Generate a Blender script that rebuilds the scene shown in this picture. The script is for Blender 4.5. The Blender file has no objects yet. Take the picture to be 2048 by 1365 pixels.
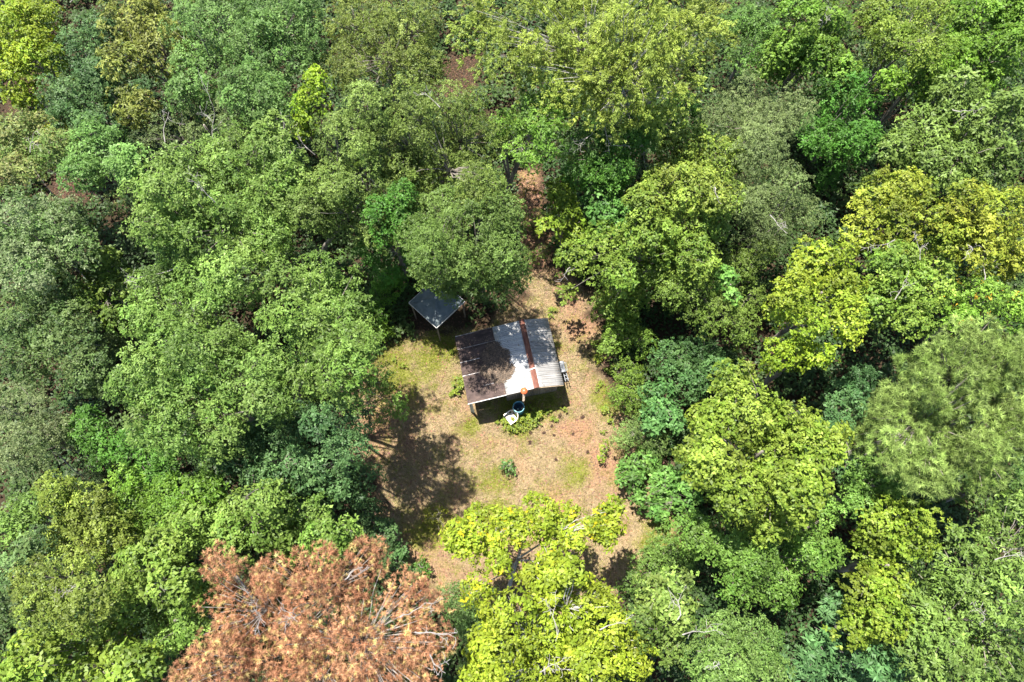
import bpy, math, random
import numpy as np
from mathutils import Vector, Matrix

# ------------------------------------------------------------------ camera, sky, sun, exposure
scene = bpy.context.scene
F_PX = 1400.0                       # focal length in pixels of the 2048 px wide photograph
PITCH = math.radians(69.5)
CAM = np.array([0.0, -12.89, 34.47])
cam_data = bpy.data.cameras.new('camera')
cam_data.sensor_width = 36.0
cam_data.lens = 36.0 * F_PX / 2048.0
cam_data.clip_end = 2000.0
cam = bpy.data.objects.new('camera', cam_data)
scene.collection.objects.link(cam)
cam.location = CAM
cam.rotation_euler = (math.pi / 2 - PITCH, 0, 0)
scene.camera = cam

SUN_EL = math.radians(71.5)
SHADOW = np.array([0.67, -0.742])   # direction in which shadows fall on the ground
sun_dir = Vector((-SHADOW[0] * math.cos(SUN_EL), -SHADOW[1] * math.cos(SUN_EL), math.sin(SUN_EL))).normalized()
world = bpy.data.worlds.new('World')
scene.world = world
world.use_nodes = True
wn = world.node_tree.nodes
sky = wn.new('ShaderNodeTexSky')
sky.sky_type = 'NISHITA'
sky.sun_disc = False
sky.sun_elevation = SUN_EL
sky.sun_rotation = math.atan2(sun_dir.x, sun_dir.y)
wn['Background'].inputs['Strength'].default_value = 0.080
world.node_tree.links.new(sky.outputs['Color'], wn['Background'].inputs['Color'])
sun_data = bpy.data.lights.new('sun', 'SUN')
sun_data.energy = 4.6
sun_data.angle = math.radians(0.53)
sun_data.color = (1.0, 0.95, 0.86)
sun = bpy.data.objects.new('sun', sun_data)
scene.collection.objects.link(sun)
sun.rotation_euler = (-sun_dir).to_track_quat('-Z', 'Y').to_euler()
scene.view_settings.view_transform = 'Standard'
scene.view_settings.look = 'None'
scene.view_settings.gamma = 1.0
scene.view_settings.use_curve_mapping = False
scene.view_settings.exposure = 1.92

# ------------------------------------------------------------------ helpers
C = scene.collection
rng = np.random.default_rng(7)
random.seed(7)
fwd = np.array([0, math.cos(PITCH), -math.sin(PITCH)])
upv = np.array([0, math.sin(PITCH), math.cos(PITCH)])
rgt = np.array([1.0, 0, 0])

def at(u, v, z=0.0):
    """photograph pixel (2048 wide) -> world point at height z"""
    d = fwd * F_PX + rgt * (u - 1024.0) + upv * (682.5 - v)
    return CAM + d * ((z - CAM[2]) / d[2])

def depth(p):
    return float(np.dot(np.asarray(p) - CAM, fwd))

def tag(o, label=None, cat=None, group=None, kind=None):
    if label: o['label'] = label
    if cat: o['category'] = cat
    if group: o['group'] = group
    if kind: o['kind'] = kind
    return o

def empty(name, loc=(0, 0, 0), rz=0.0):
    o = bpy.data.objects.new(name, None)
    o.empty_display_size = 0.3
    C.objects.link(o)
    o.location = loc
    o.rotation_euler = (0, 0, rz)
    return o

def link(name, me, mat, parent=None):
    if mat is not None and not me.materials:
        me.materials.append(mat)
    o = bpy.data.objects.new(name, me)
    C.objects.link(o)
    if parent is not None:
        o.parent = parent
    return o

def np_mesh(name, verts, faces, k, cols=None):
    """faces: (n,k) int array"""
    me = bpy.data.meshes.new(name)
    nv, nf = len(verts), len(faces)
    me.vertices.add(nv)
    me.vertices.foreach_set('co', np.ascontiguousarray(verts, dtype=np.float32).ravel())
    me.loops.add(nf * k)
    me.loops.foreach_set('vertex_index', np.ascontiguousarray(faces, dtype=np.int32).ravel())
    me.polygons.add(nf)
    me.polygons.foreach_set('loop_start', np.arange(0, nf * k, k, dtype=np.int32))
    me.polygons.foreach_set('loop_total', np.full(nf, k, dtype=np.int32))
    if cols is not None:
        a = me.attributes.new('tint', 'FLOAT_COLOR', 'POINT')
        c4 = np.ones((nv, 4), dtype=np.float32)
        c4[:, :3] = cols
        a.data.foreach_set('color', c4.ravel())
    me.update(calc_edges=True)
    return me

class MB:
    """collects simple solids into one mesh"""
    def __init__(self):
        self.v, self.f = [], []
    def add(self, vs, fs):
        n = len(self.v)
        self.v += [tuple(map(float, p)) for p in vs]
        self.f += [tuple(i + n for i in f) for f in fs]
        return self
    def box(self, c, s, M=None):
        c = np.array(c, float); h = np.array(s, float) / 2
        vs = [c + h * np.array(q) for q in ((-1,-1,-1),(1,-1,-1),(1,1,-1),(-1,1,-1),(-1,-1,1),(1,-1,1),(1,1,1),(-1,1,1))]
        if M is not None:
            vs = [M @ Vector(p) for p in vs]
        return self.add(vs, [(0,3,2,1),(4,5,6,7),(0,1,5,4),(1,2,6,5),(2,3,7,6),(3,0,4,7)])
    def bar(self, a, b, w, h, up=(0, 0, 1)):
        a, b = Vector(a), Vector(b)
        d = (b - a).normalized()
        u = Vector(up)
        s = d.cross(u)
        if s.length < 1e-4: s = d.cross(Vector((1, 0, 0)))
        s.normalize(); u = s.cross(d)
        vs = []
        for p in (a, b):
            for i, j in ((-1,-1),(1,-1),(1,1),(-1,1)):
                vs.append(p + s * (w / 2 * i) + u * (h / 2 * j))
        return self.add(vs, [(0,1,2,3),(7,6,5,4),(0,4,5,1),(1,5,6,2),(2,6,7,3),(3,7,4,0)])
    def tube(self, pts, rad, n=6, caps=True):
        pts = [Vector(p) for p in pts]
        if not hasattr(rad, '__len__'): rad = [rad] * len(pts)
        base = len(self.v)
        prev = None
        for i, p in enumerate(pts):
            d = (pts[min(i + 1, len(pts) - 1)] - pts[max(i - 1, 0)])
            if d.length < 1e-7: d = Vector((0, 0, 1))
            d.normalize()
            if prev is None:
                s = d.cross(Vector((0, 0, 1)))
                if s.length < 1e-3: s = d.cross(Vector((1, 0, 0)))
            else:
                s = prev - d * prev.dot(d)
                if s.length < 1e-4: s = d.cross(Vector((1, 0, 0)))
            s.normalize(); prev = s
            t = d.cross(s)
            for k in range(n):
                a = 2 * math.pi * k / n
                q = p + (s * math.cos(a) + t * math.sin(a)) * rad[i]
                self.v.append((q.x, q.y, q.z))
        for i in range(len(pts) - 1):
            for k in range(n):
                a0 = base + i * n + k; a1 = base + i * n + (k + 1) % n
                self.f.append((a0, a1, a1 + n, a0 + n))
        if caps:
            self.f.append(tuple(base + k for k in reversed(range(n))))
            self.f.append(tuple(base + (len(pts) - 1) * n + k for k in range(n)))
        return self
    def lathe(self, prof, n=32, c=(0, 0, 0)):
        base = len(self.v)
        for r, z in prof:
            for k in range(n):
                a = 2 * math.pi * k / n
                self.v.append((c[0] + r * math.cos(a), c[1] + r * math.sin(a), c[2] + z))
        for i in range(len(prof) - 1):
            for k in range(n):
                a0 = base + i * n + k; a1 = base + i * n + (k + 1) % n
                self.f.append((a0, a1, a1 + n, a0 + n))
        return self
    def build(self, name, mat, parent=None, smooth=False, bevel=0.0):
        me = bpy.data.meshes.new(name)
        me.from_pydata(self.v, [], self.f)
        me.update()
        if smooth:
            me.polygons.foreach_set('use_smooth', [True] * len(me.polygons))
        o = link(name, me, mat, parent)
        if bevel:
            m = o.modifiers.new('bevel', 'BEVEL'); m.width = bevel; m.segments = 2
        return o

def norm(a):
    return a / np.maximum(np.linalg.norm(a, axis=-1, keepdims=True), 1e-9)

def noise2(x, y, scale, seed):
    """smooth value noise in 0..1 on arrays"""
    r = np.random.default_rng(seed)
    g = r.random((256, 256))
    x = np.asarray(x) / scale + 91.3; y = np.asarray(y) / scale + 57.7
    xi = np.floor(x).astype(int); yi = np.floor(y).astype(int)
    fx = x - xi; fy = y - yi
    fx = fx * fx * (3 - 2 * fx); fy = fy * fy * (3 - 2 * fy)
    a = g[xi % 256, yi % 256]; b = g[(xi + 1) % 256, yi % 256]
    c = g[xi % 256, (yi + 1) % 256]; d = g[(xi + 1) % 256, (yi + 1) % 256]
    return (a * (1 - fx) + b * fx) * (1 - fy) + (c * (1 - fx) + d * fx) * fy

def in_poly(x, y, poly):
    x = np.asarray(x); y = np.asarray(y)
    inside = np.zeros(x.shape, bool)
    n = len(poly)
    for i in range(n):
        x0, y0 = poly[i][:2]; x1, y1 = poly[(i + 1) % n][:2]
        cond = ((y0 > y) != (y1 > y))
        xx = (x1 - x0) * (y - y0) / ((y1 - y0) if abs(y1 - y0) > 1e-9 else 1e-9) + x0
        inside ^= cond & (x < xx)
    return inside

def poly_dist(x, y, poly):
    """signed distance to polygon edge, positive inside"""
    x = np.asarray(x, float); y = np.asarray(y, float)
    best = np.full(x.shape, 1e9)
    n = len(poly)
    for i in range(n):
        x0, y0 = poly[i][:2]; x1, y1 = poly[(i + 1) % n][:2]
        dx, dy = x1 - x0, y1 - y0
        t = np.clip(((x - x0) * dx + (y - y0) * dy) / (dx * dx + dy * dy + 1e-9), 0, 1)
        best = np.minimum(best, np.hypot(x - x0 - t * dx, y - y0 - t * dy))
    return np.where(in_poly(x, y, poly), best, -best)

# ------------------------------------------------------------------ materials
def new_mat(name):
    m = bpy.data.materials.new(name)
    m.use_nodes = True
    nt = m.node_tree
    nt.nodes.clear()
    out = nt.nodes.new('ShaderNodeOutputMaterial')
    return m, nt, out

def leaf_mat(name, trans=0.35, rough=0.45, spec=0.4, ttint=(1.12, 1.1, 0.7)):
    m, nt, out = new_mat(name)
    N, L = nt.nodes, nt.links
    at_ = N.new('ShaderNodeAttribute'); at_.attribute_name = 'tint'
    p = N.new('ShaderNodeBsdfPrincipled')
    p.inputs['Roughness'].default_value = rough
    p.inputs['Specular IOR Level'].default_value = spec
    L.new(at_.outputs['Color'], p.inputs['Base Color'])
    t = N.new('ShaderNodeBsdfTranslucent')
    mul = N.new('ShaderNodeMix'); mul.data_type = 'RGBA'; mul.blend_type = 'MULTIPLY'
    mul.inputs[0].default_value = 1.0
    L.new(at_.outputs['Color'], mul.inputs[6])
    mul.inputs[7].default_value = (*ttint, 1)
    L.new(mul.outputs[2], t.inputs['Color'])
    mx = N.new('ShaderNodeMixShader'); mx.inputs[0].default_value = trans
    L.new(p.outputs[0], mx.inputs[1]); L.new(t.outputs[0], mx.inputs[2])
    L.new(mx.outputs[0], out.inputs['Surface'])
    return m

def surf_mat(name, c1, c2, scale=6.0, rough=0.7, metal=0.0, c3=None, stretch=(1, 1, 1), bump=0.15, spec=0.4, lo=0.35, hi=0.65, detail=6.0, spots=None, bscale=None):
    """two or three colours mixed by object-space noise, with fine relief"""
    m, nt, out = new_mat(name)
    N, L = nt.nodes, nt.links
    p = N.new('ShaderNodeBsdfPrincipled')
    tc = N.new('ShaderNodeTexCoord'); mp = N.new('ShaderNodeMapping')
    mp.inputs['Scale'].default_value = stretch
    L.new(tc.outputs['Object'], mp.inputs['Vector'])
    n1 = N.new('ShaderNodeTexNoise'); n1.inputs['Scale'].default_value = scale; n1.inputs['Detail'].default_value = detail
    L.new(mp.outputs[0], n1.inputs['Vector'])
    r = N.new('ShaderNodeValToRGB')
    r.color_ramp.elements[0].position = lo; r.color_ramp.elements[0].color = (*c1, 1)
    r.color_ramp.elements[1].position = hi; r.color_ramp.elements[1].color = (*c2, 1)
    L.new(n1.outputs['Fac'], r.inputs['Fac'])
    col = r.outputs['Color']
    if c3 is not None:
        n2 = N.new('ShaderNodeTexNoise'); n2.inputs['Scale'].default_value = scale * 2.3; n2.inputs['Detail'].default_value = 8
        L.new(mp.outputs[0], n2.inputs['Vector'])
        r2 = N.new('ShaderNodeValToRGB')
        a, b = spots or (0.55, 0.7)
        r2.color_ramp.elements[0].position = a; r2.color_ramp.elements[1].position = b
        L.new(n2.outputs['Fac'], r2.inputs['Fac'])
        mx = N.new('ShaderNodeMix'); mx.data_type = 'RGBA'
        L.new(r2.outputs['Color'], mx.inputs[0]); L.new(col, mx.inputs[6])
        mx.inputs[7].default_value = (*c3, 1)
        col = mx.outputs[2]
    if name in ('weathered_galvanised_sheet', 'dull_galvanised_sheet', 'brown_roof_panel', 'grey_brown_board'):
        oi = N.new('ShaderNodeObjectInfo')
        mr = N.new('ShaderNodeMapRange'); mr.inputs[3].default_value = 0.72; mr.inputs[4].default_value = 1.15
        L.new(oi.outputs['Random'], mr.inputs[0])
        vm = N.new('ShaderNodeVectorMath'); vm.operation = 'SCALE'
        L.new(col, vm.inputs[0]); L.new(mr.outputs[0], vm.inputs['Scale'])
        col = vm.outputs[0]
    L.new(col, p.inputs['Base Color'])
    p.inputs['Roughness'].default_value = rough
    p.inputs['Metallic'].default_value = metal
    p.inputs['Specular IOR Level'].default_value = spec
    if bump:
        nb = N.new('ShaderNodeTexNoise'); nb.inputs['Scale'].default_value = bscale or scale * 5; nb.inputs['Detail'].default_value = 5
        L.new(mp.outputs[0], nb.inputs['Vector'])
        bp = N.new('ShaderNodeBump'); bp.inputs['Strength'].default_value = bump; bp.inputs['Distance'].default_value = 0.03
        L.new(nb.outputs['Fac'], bp.inputs['Height']); L.new(bp.outputs[0], p.inputs['Normal'])
    L.new(p.outputs[0], out.inputs['Surface'])
    return m

M_LEAF = leaf_mat('leaf', 0.40, 0.5, 0.22)
M_LEAF_GLOSSY = leaf_mat('glossy_leaf', 0.34, 0.5, 0.22)
M_NEEDLE = leaf_mat('needle', 0.25, 0.6, 0.25)
M_DRY = leaf_mat('dry_litter', 0.15, 0.8, 0.15, (1, 0.9, 0.7))
M_GRASS = leaf_mat('grass_blade', 0.3, 0.6, 0.25, (1.05, 1, 0.7))
M_BARK = surf_mat('bark', (0.10, 0.085, 0.07), (0.24, 0.21, 0.18), 5, 0.9, bump=0.4, stretch=(1, 1, 0.25))
M_PALE_BARK = surf_mat('pale_bark', (0.20, 0.19, 0.17), (0.38, 0.36, 0.33), 5, 0.85, bump=0.3, stretch=(1, 1, 0.4))
M_DEAD = surf_mat('bleached_wood', (0.16, 0.145, 0.13), (0.32, 0.295, 0.275), 4, 0.85, bump=0.2)
M_STEM = surf_mat('green_stem', (0.10, 0.10, 0.04), (0.16, 0.18, 0.06), 9, 0.7)

# ------------------------------------------------------------------ ground
def W(*pts):
    return [tuple(at(u, v)[:2]) for u, v in pts]
CLEAR = W((1040, 585), (1056, 500), (1040, 400), (1035, 345), (1070, 340), (1085, 400), (1090, 500), (1120, 545), (1190, 585), (1205, 690), (1240, 770), (1245, 880),
          (1330, 930), (1325, 1010), (1360, 1060), (1290, 1150), (1180, 1230), (900, 1230), (810, 1170), (760, 1090),
          (735, 960), (690, 850), (705, 780), (735, 710), (800, 690), (880, 685), (940, 660), (985, 640))
PATHS = [W((885, 195), (900, 130), (950, 110), (940, 190)), W((0, 230), (20, 170), (90, 140), (100, 190), (30, 250)),
         W((100, 400), (110, 350), (160, 345), (180, 400))]
GREEN = [(at(800, 750)[:2], 1.5), (at(770, 690)[:2], 1.6), (at(860, 730)[:2], 1.2), (at(880, 690)[:2], 1.4), (at(700, 660)[:2], 1.5), (at(940, 850)[:2], .5),
         (at(1150, 940)[:2], .7), (at(1215, 700)[:2], 0.9), (at(1215, 800)[:2], 0.8), (at(1040, 850)[:2], 0.8), (at(990, 960)[:2], 0.8),
         (at(1100, 690)[:2], .6), (at(860, 1060)[:2], 1.0), (at(1000, 1030)[:2], 0.8), (at(1330, 1090)[:2], 1.2), (at(960, 700)[:2], 1.3), (at(1030, 810)[:2], 1.1), (at(1090, 800)[:2], 0.9)]
RED = [(at(1165, 650)[:2], 1.4), (at(1060, 380)[:2], 2.5), (at(1070, 480)[:2], 2.0), (at(1230, 930)[:2], 1.3), (at(1290, 910)[:2], 1.0), (at(915, 160)[:2], 1.4), (at(760, 860)[:2], 1.6), (at(1150, 860)[:2], 0.9), (at(850, 1130)[:2], 1.4), (at(1110, 1010)[:2], .8)]

def cover_masks(x, y):
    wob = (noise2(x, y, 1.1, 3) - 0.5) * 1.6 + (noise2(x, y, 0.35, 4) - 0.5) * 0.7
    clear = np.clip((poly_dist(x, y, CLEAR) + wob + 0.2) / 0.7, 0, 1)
    g = np.zeros(np.shape(x)); r = np.zeros(np.shape(x))
    for (p, s) in GREEN: g = np.maximum(g, np.exp(-((x - p[0]) ** 2 + (y - p[1]) ** 2) / (s * s)))
    for (p, s) in RED: r = np.maximum(r, np.exp(-((x - p[0]) ** 2 + (y - p[1]) ** 2) / (s * s)))
    n = noise2(x, y, 0.55, 5) * 0.55 + noise2(x, y, 0.18, 6) * 0.45
    g = np.clip(g * 1.25 + (n - 0.52) * 1.6, 0, 1)
    r = np.clip(r * 1.2 + (noise2(x, y, 0.7, 8) - 0.55) * 1.3, 0, 1)
    return clear, g, r

def height(x, y):
    return (noise2(x, y, 3.0, 11) - 0.5) * 0.10 + (noise2(x, y, 0.8, 12) - 0.5) * 0.03

ax = np.concatenate([-np.geomspace(900, 31, 16), np.linspace(-30, 30, 261), np.geomspace(31, 900, 16)])
ay = np.concatenate([-np.geomspace(900, 22, 16), np.linspace(-21, 27, 209), np.geomspace(28, 900, 16)])
gx, gy = np.meshgrid(ax, ay)
gx_, gy_ = gx.ravel(), gy.ravel()
clr, grn, red = cover_masks(gx_, gy_)
STRAW = np.array([0.250, 0.192, 0.118]); GREENC = np.array([0.125, 0.150, 0.018]); REDC = np.array([0.235, 0.142, 0.090]); LITTER = np.array([0.040, 0.029, 0.019])  # LITTER is set darker to paint shade into gaps between trees
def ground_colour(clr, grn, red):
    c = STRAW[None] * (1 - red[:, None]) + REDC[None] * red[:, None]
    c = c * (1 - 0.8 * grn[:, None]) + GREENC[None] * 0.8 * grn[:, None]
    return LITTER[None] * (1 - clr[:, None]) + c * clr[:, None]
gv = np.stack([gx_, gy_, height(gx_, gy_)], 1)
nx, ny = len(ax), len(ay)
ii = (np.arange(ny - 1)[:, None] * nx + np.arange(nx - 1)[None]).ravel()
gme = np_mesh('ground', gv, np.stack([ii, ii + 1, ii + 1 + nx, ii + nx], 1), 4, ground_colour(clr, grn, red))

def ground_mat():
    m, nt, out = new_mat('soil_and_straw')
    N, L = nt.nodes, nt.links
    a = N.new('ShaderNodeAttribute'); a.attribute_name = 'tint'
    tc = N.new('ShaderNodeTexCoord')
    n1 = N.new('ShaderNodeTexNoise'); n1.inputs['Scale'].default_value = 9; n1.inputs['Detail'].default_value = 8; n1.inputs['Roughness'].default_value = 0.75
    L.new(tc.outputs['Object'], n1.inputs['Vector'])
    r = N.new('ShaderNodeValToRGB')
    r.color_ramp.elements[0].position = 0.3; r.color_ramp.elements[0].color = (0.45, 0.42, 0.38, 1)
    r.color_ramp.elements[1].position = 0.7; r.color_ramp.elements[1].color = (1.25, 1.22, 1.15, 1)
    L.new(n1.outputs['Fac'], r.inputs['Fac'])
    mx = N.new('ShaderNodeMix'); mx.data_type = 'RGBA'; mx.blend_type = 'MULTIPLY'; mx.inputs[0].default_value = 1
    L.new(a.outputs['Color'], mx.inputs[6]); L.new(r.outputs['Color'], mx.inputs[7])
    p = N.new('ShaderNodeBsdfPrincipled'); p.inputs['Roughness'].default_value = 0.95; p.inputs['Specular IOR Level'].default_value = 0.1
    L.new(mx.outputs[2], p.inputs['Base Color'])
    n2 = N.new('ShaderNodeTexNoise'); n2.inputs['Scale'].default_value = 22; n2.inputs['Detail'].default_value = 6
    L.new(tc.outputs['Object'], n2.inputs['Vector'])
    b = N.new('ShaderNodeBump'); b.inputs['Strength'].default_value = 0.7; b.inputs['Distance'].default_value = 0.06
    L.new(n2.outputs['Fac'], b.inputs['Height']); L.new(b.outputs[0], p.inputs['Normal'])
    L.new(p.outputs[0], out.inputs['Surface'])
    return m
tag(link('ground', gme, ground_mat()), 'dry straw coloured clearing floor and brown woodland soil', None, None, 'structure')

# ------------------------------------------------------------------ leaf mesh builders
def leaves_from(P, D, Nn, Ln, Wd, col, fold=0.12, droop=0.12):
    S = norm(np.cross(Nn, D))
    Nn = np.cross(D, S)
    n = len(P)
    V = np.empty((n, 4, 3), np.float32)
    mid = P + D * (Ln * 0.48)[:, None]
    V[:, 0] = P
    V[:, 1] = mid + S * (Wd / 2)[:, None] + Nn * (Wd * fold)[:, None]
    V[:, 2] = P + D * Ln[:, None] - Nn * (Ln * droop)[:, None]
    V[:, 3] = mid - S * (Wd / 2)[:, None] + Nn * (Wd * fold)[:, None]
    return V.reshape(-1, 3), np.arange(n * 4).reshape(n, 4), np.repeat(col, 4, 0)

def tri_leaves_from(P, D, Nn, Ln, Wd, col):
    S = norm(np.cross(Nn, D)); Nn = np.cross(D, S)
    n = len(P)
    V = np.empty((n, 3, 3), np.float32)
    V[:, 0] = P
    V[:, 1] = P + D * Ln[:, None] + S * (Wd * .55)[:, None] - Nn * (Ln * .1)[:, None]
    V[:, 2] = P + D * (Ln * .82)[:, None] - S * (Wd * .55)[:, None] - Nn * (Ln * .05)[:, None]
    return V.reshape(-1, 3), np.arange(n * 3).reshape(n, 3), np.repeat(col, 3, 0)

def needles_from(P, D, Ln, Wd, col):
    n = len(P)
    S = norm(np.cross(D, rng.normal(size=(n, 3))))
    V = np.empty((n, 3, 3), np.float32)
    V[:, 0] = P + S * (Wd / 2)[:, None]; V[:, 1] = P - S * (Wd / 2)[:, None]; V[:, 2] = P + D * Ln[:, None]
    return V.reshape(-1, 3), np.arange(n * 3).reshape(n, 3), np.repeat(col, 3, 0)

def frame_of(A):
    ref = np.where(np.abs(A[:, 2:3]) < 0.9, np.array([[0, 0, 1.0]]), np.array([[1.0, 0, 0]]))
    e1 = norm(np.cross(A, ref)); e2 = np.cross(A, e1)
    return e1, e2

# name: leaf length, width, leaves per cluster, clusters per m2 of lobe, lobe size, form, material
SP = {
    'oak':    dict(L=.140, W=.064, k=6, d=22, s=.74, mat='leaf', c=(0.090, 0.164, 0.031), c2=(0.161, 0.237, 0.057)),
    'gum':    dict(L=.130, W=.078, k=6, d=22, s=.60, mat='leaf', c=(0.120, 0.194, 0.022), c2=(0.238, 0.289, 0.038)),
    'lime':   dict(L=.160, W=.085, k=5, d=22, s=.56, mat='leaf', c=(0.176, 0.252, 0.020), c2=(0.278, 0.328, 0.029)),
    'maple':  dict(L=.140, W=.088, k=6, d=22, s=.62, mat='leaf', c=(0.108, 0.185, 0.020), c2=(0.204, 0.273, 0.040)),
    'fine':   dict(L=.090, W=.050, k=7, d=26, s=.60, mat='leaf', c=(0.099, 0.149, 0.029), c2=(0.164, 0.212, 0.053)),
    'grey':   dict(L=.088, W=.040, k=7, d=27, s=.70, mat='leaf', c=(0.105, 0.143, 0.048), c2=(0.163, 0.205, 0.076)),
    'bay':    dict(L=.190, W=.080, k=6, d=12, s=.64, mat='glossy', c=(0.093, 0.147, 0.031), c2=(0.147, 0.210, 0.050)),
    'olive':  dict(L=.190, W=.070, k=7, d=12, s=.58, mat='glossy', c=(0.102, 0.130, 0.023), c2=(0.194, 0.212, 0.049)),
    'blue':   dict(L=.140, W=.070, k=6, d=21, s=.66, mat='leaf', c=(0.052, 0.116, 0.037), c2=(0.091, 0.156, 0.051)),
    'vivid':  dict(L=.140, W=.068, k=6, d=21, s=.56, mat='leaf', c=(0.066, 0.161, 0.018), c2=(0.113, 0.224, 0.030)),
    'willow': dict(L=.140, W=.040, k=10, d=24, s=.62, mat='leaf', c=(0.138, 0.191, 0.037), c2=(0.237, 0.289, 0.056), form='droop'),
    'pine':   dict(L=.190, W=.017, k=34, d=15, s=.52, mat='needle', c=(0.134, 0.190, 0.048), c2=(0.231, 0.286, 0.100), form='needle'),
    'rust':   dict(L=.125, W=.013, k=24, d=25, s=.46, mat='needle', c=(.275, .120, .065), c2=(.440, .245, .132), form='needle'),
    'frond':  dict(L=.260, W=.090, k=9, d=8, s=.55, mat='leaf', c=(0.065, 0.153, 0.048), c2=(0.106, 0.198, 0.071)),
    'broad':  dict(L=.190, W=.115, k=5, d=14, s=.46, mat='leaf', c=(0.088, 0.176, 0.035), c2=(0.160, 0.252, 0.053)),
}
MATS = {'leaf': M_LEAF, 'glossy': M_LEAF_GLOSSY, 'needle': M_NEEDLE}
DENS = 1.0
TRI = {'oak', 'fine', 'grey', 'willow', 'blue', 'vivid'}
STATS = dict(tris=0, crowns=0)

def fib_dirs(n, zmin):
    i = np.arange(n) + 0.5
    z = 1 - (1 - zmin) * i / n
    ph = i * 2.399963 + rng.random() * 6.28
    r = np.sqrt(np.maximum(0, 1 - z * z))
    d = np.stack([r * np.cos(ph), r * np.sin(ph), z], 1)
    return norm(d + rng.normal(size=d.shape) * 0.16)

def make_lobes(blobs, s, zmin, keep):
    Cn, Rr, Oo = [], [], []
    for c, r, rz in blobs:
        n = max(3, int(2.55 * (r / s) ** 2 * (1 - zmin) / 1.5))
        d = fib_dirs(n, zmin)
        sh = np.where(rng.random((n, 1)) < .10, rng.uniform(1.03, 1.25, (n, 1)), rng.uniform(0.66, 1.03, (n, 1)))
        lr = s * rng.uniform(0.55, 1.25, n) * min(1.0, r / s)
        fr = max(0.1, r - 0.65 * s) / r
        p = c + d * np.array([r, r, rz]) * sh * fr
        k = rng.random(n) < keep
        Cn.append(p[k]); Rr.append(lr[k]); Oo.append(d[k])
    Cn, Rr, Oo = np.concatenate(Cn), np.concatenate(Rr), np.concatenate(Oo)
    return Cn, Rr, Oo

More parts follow.
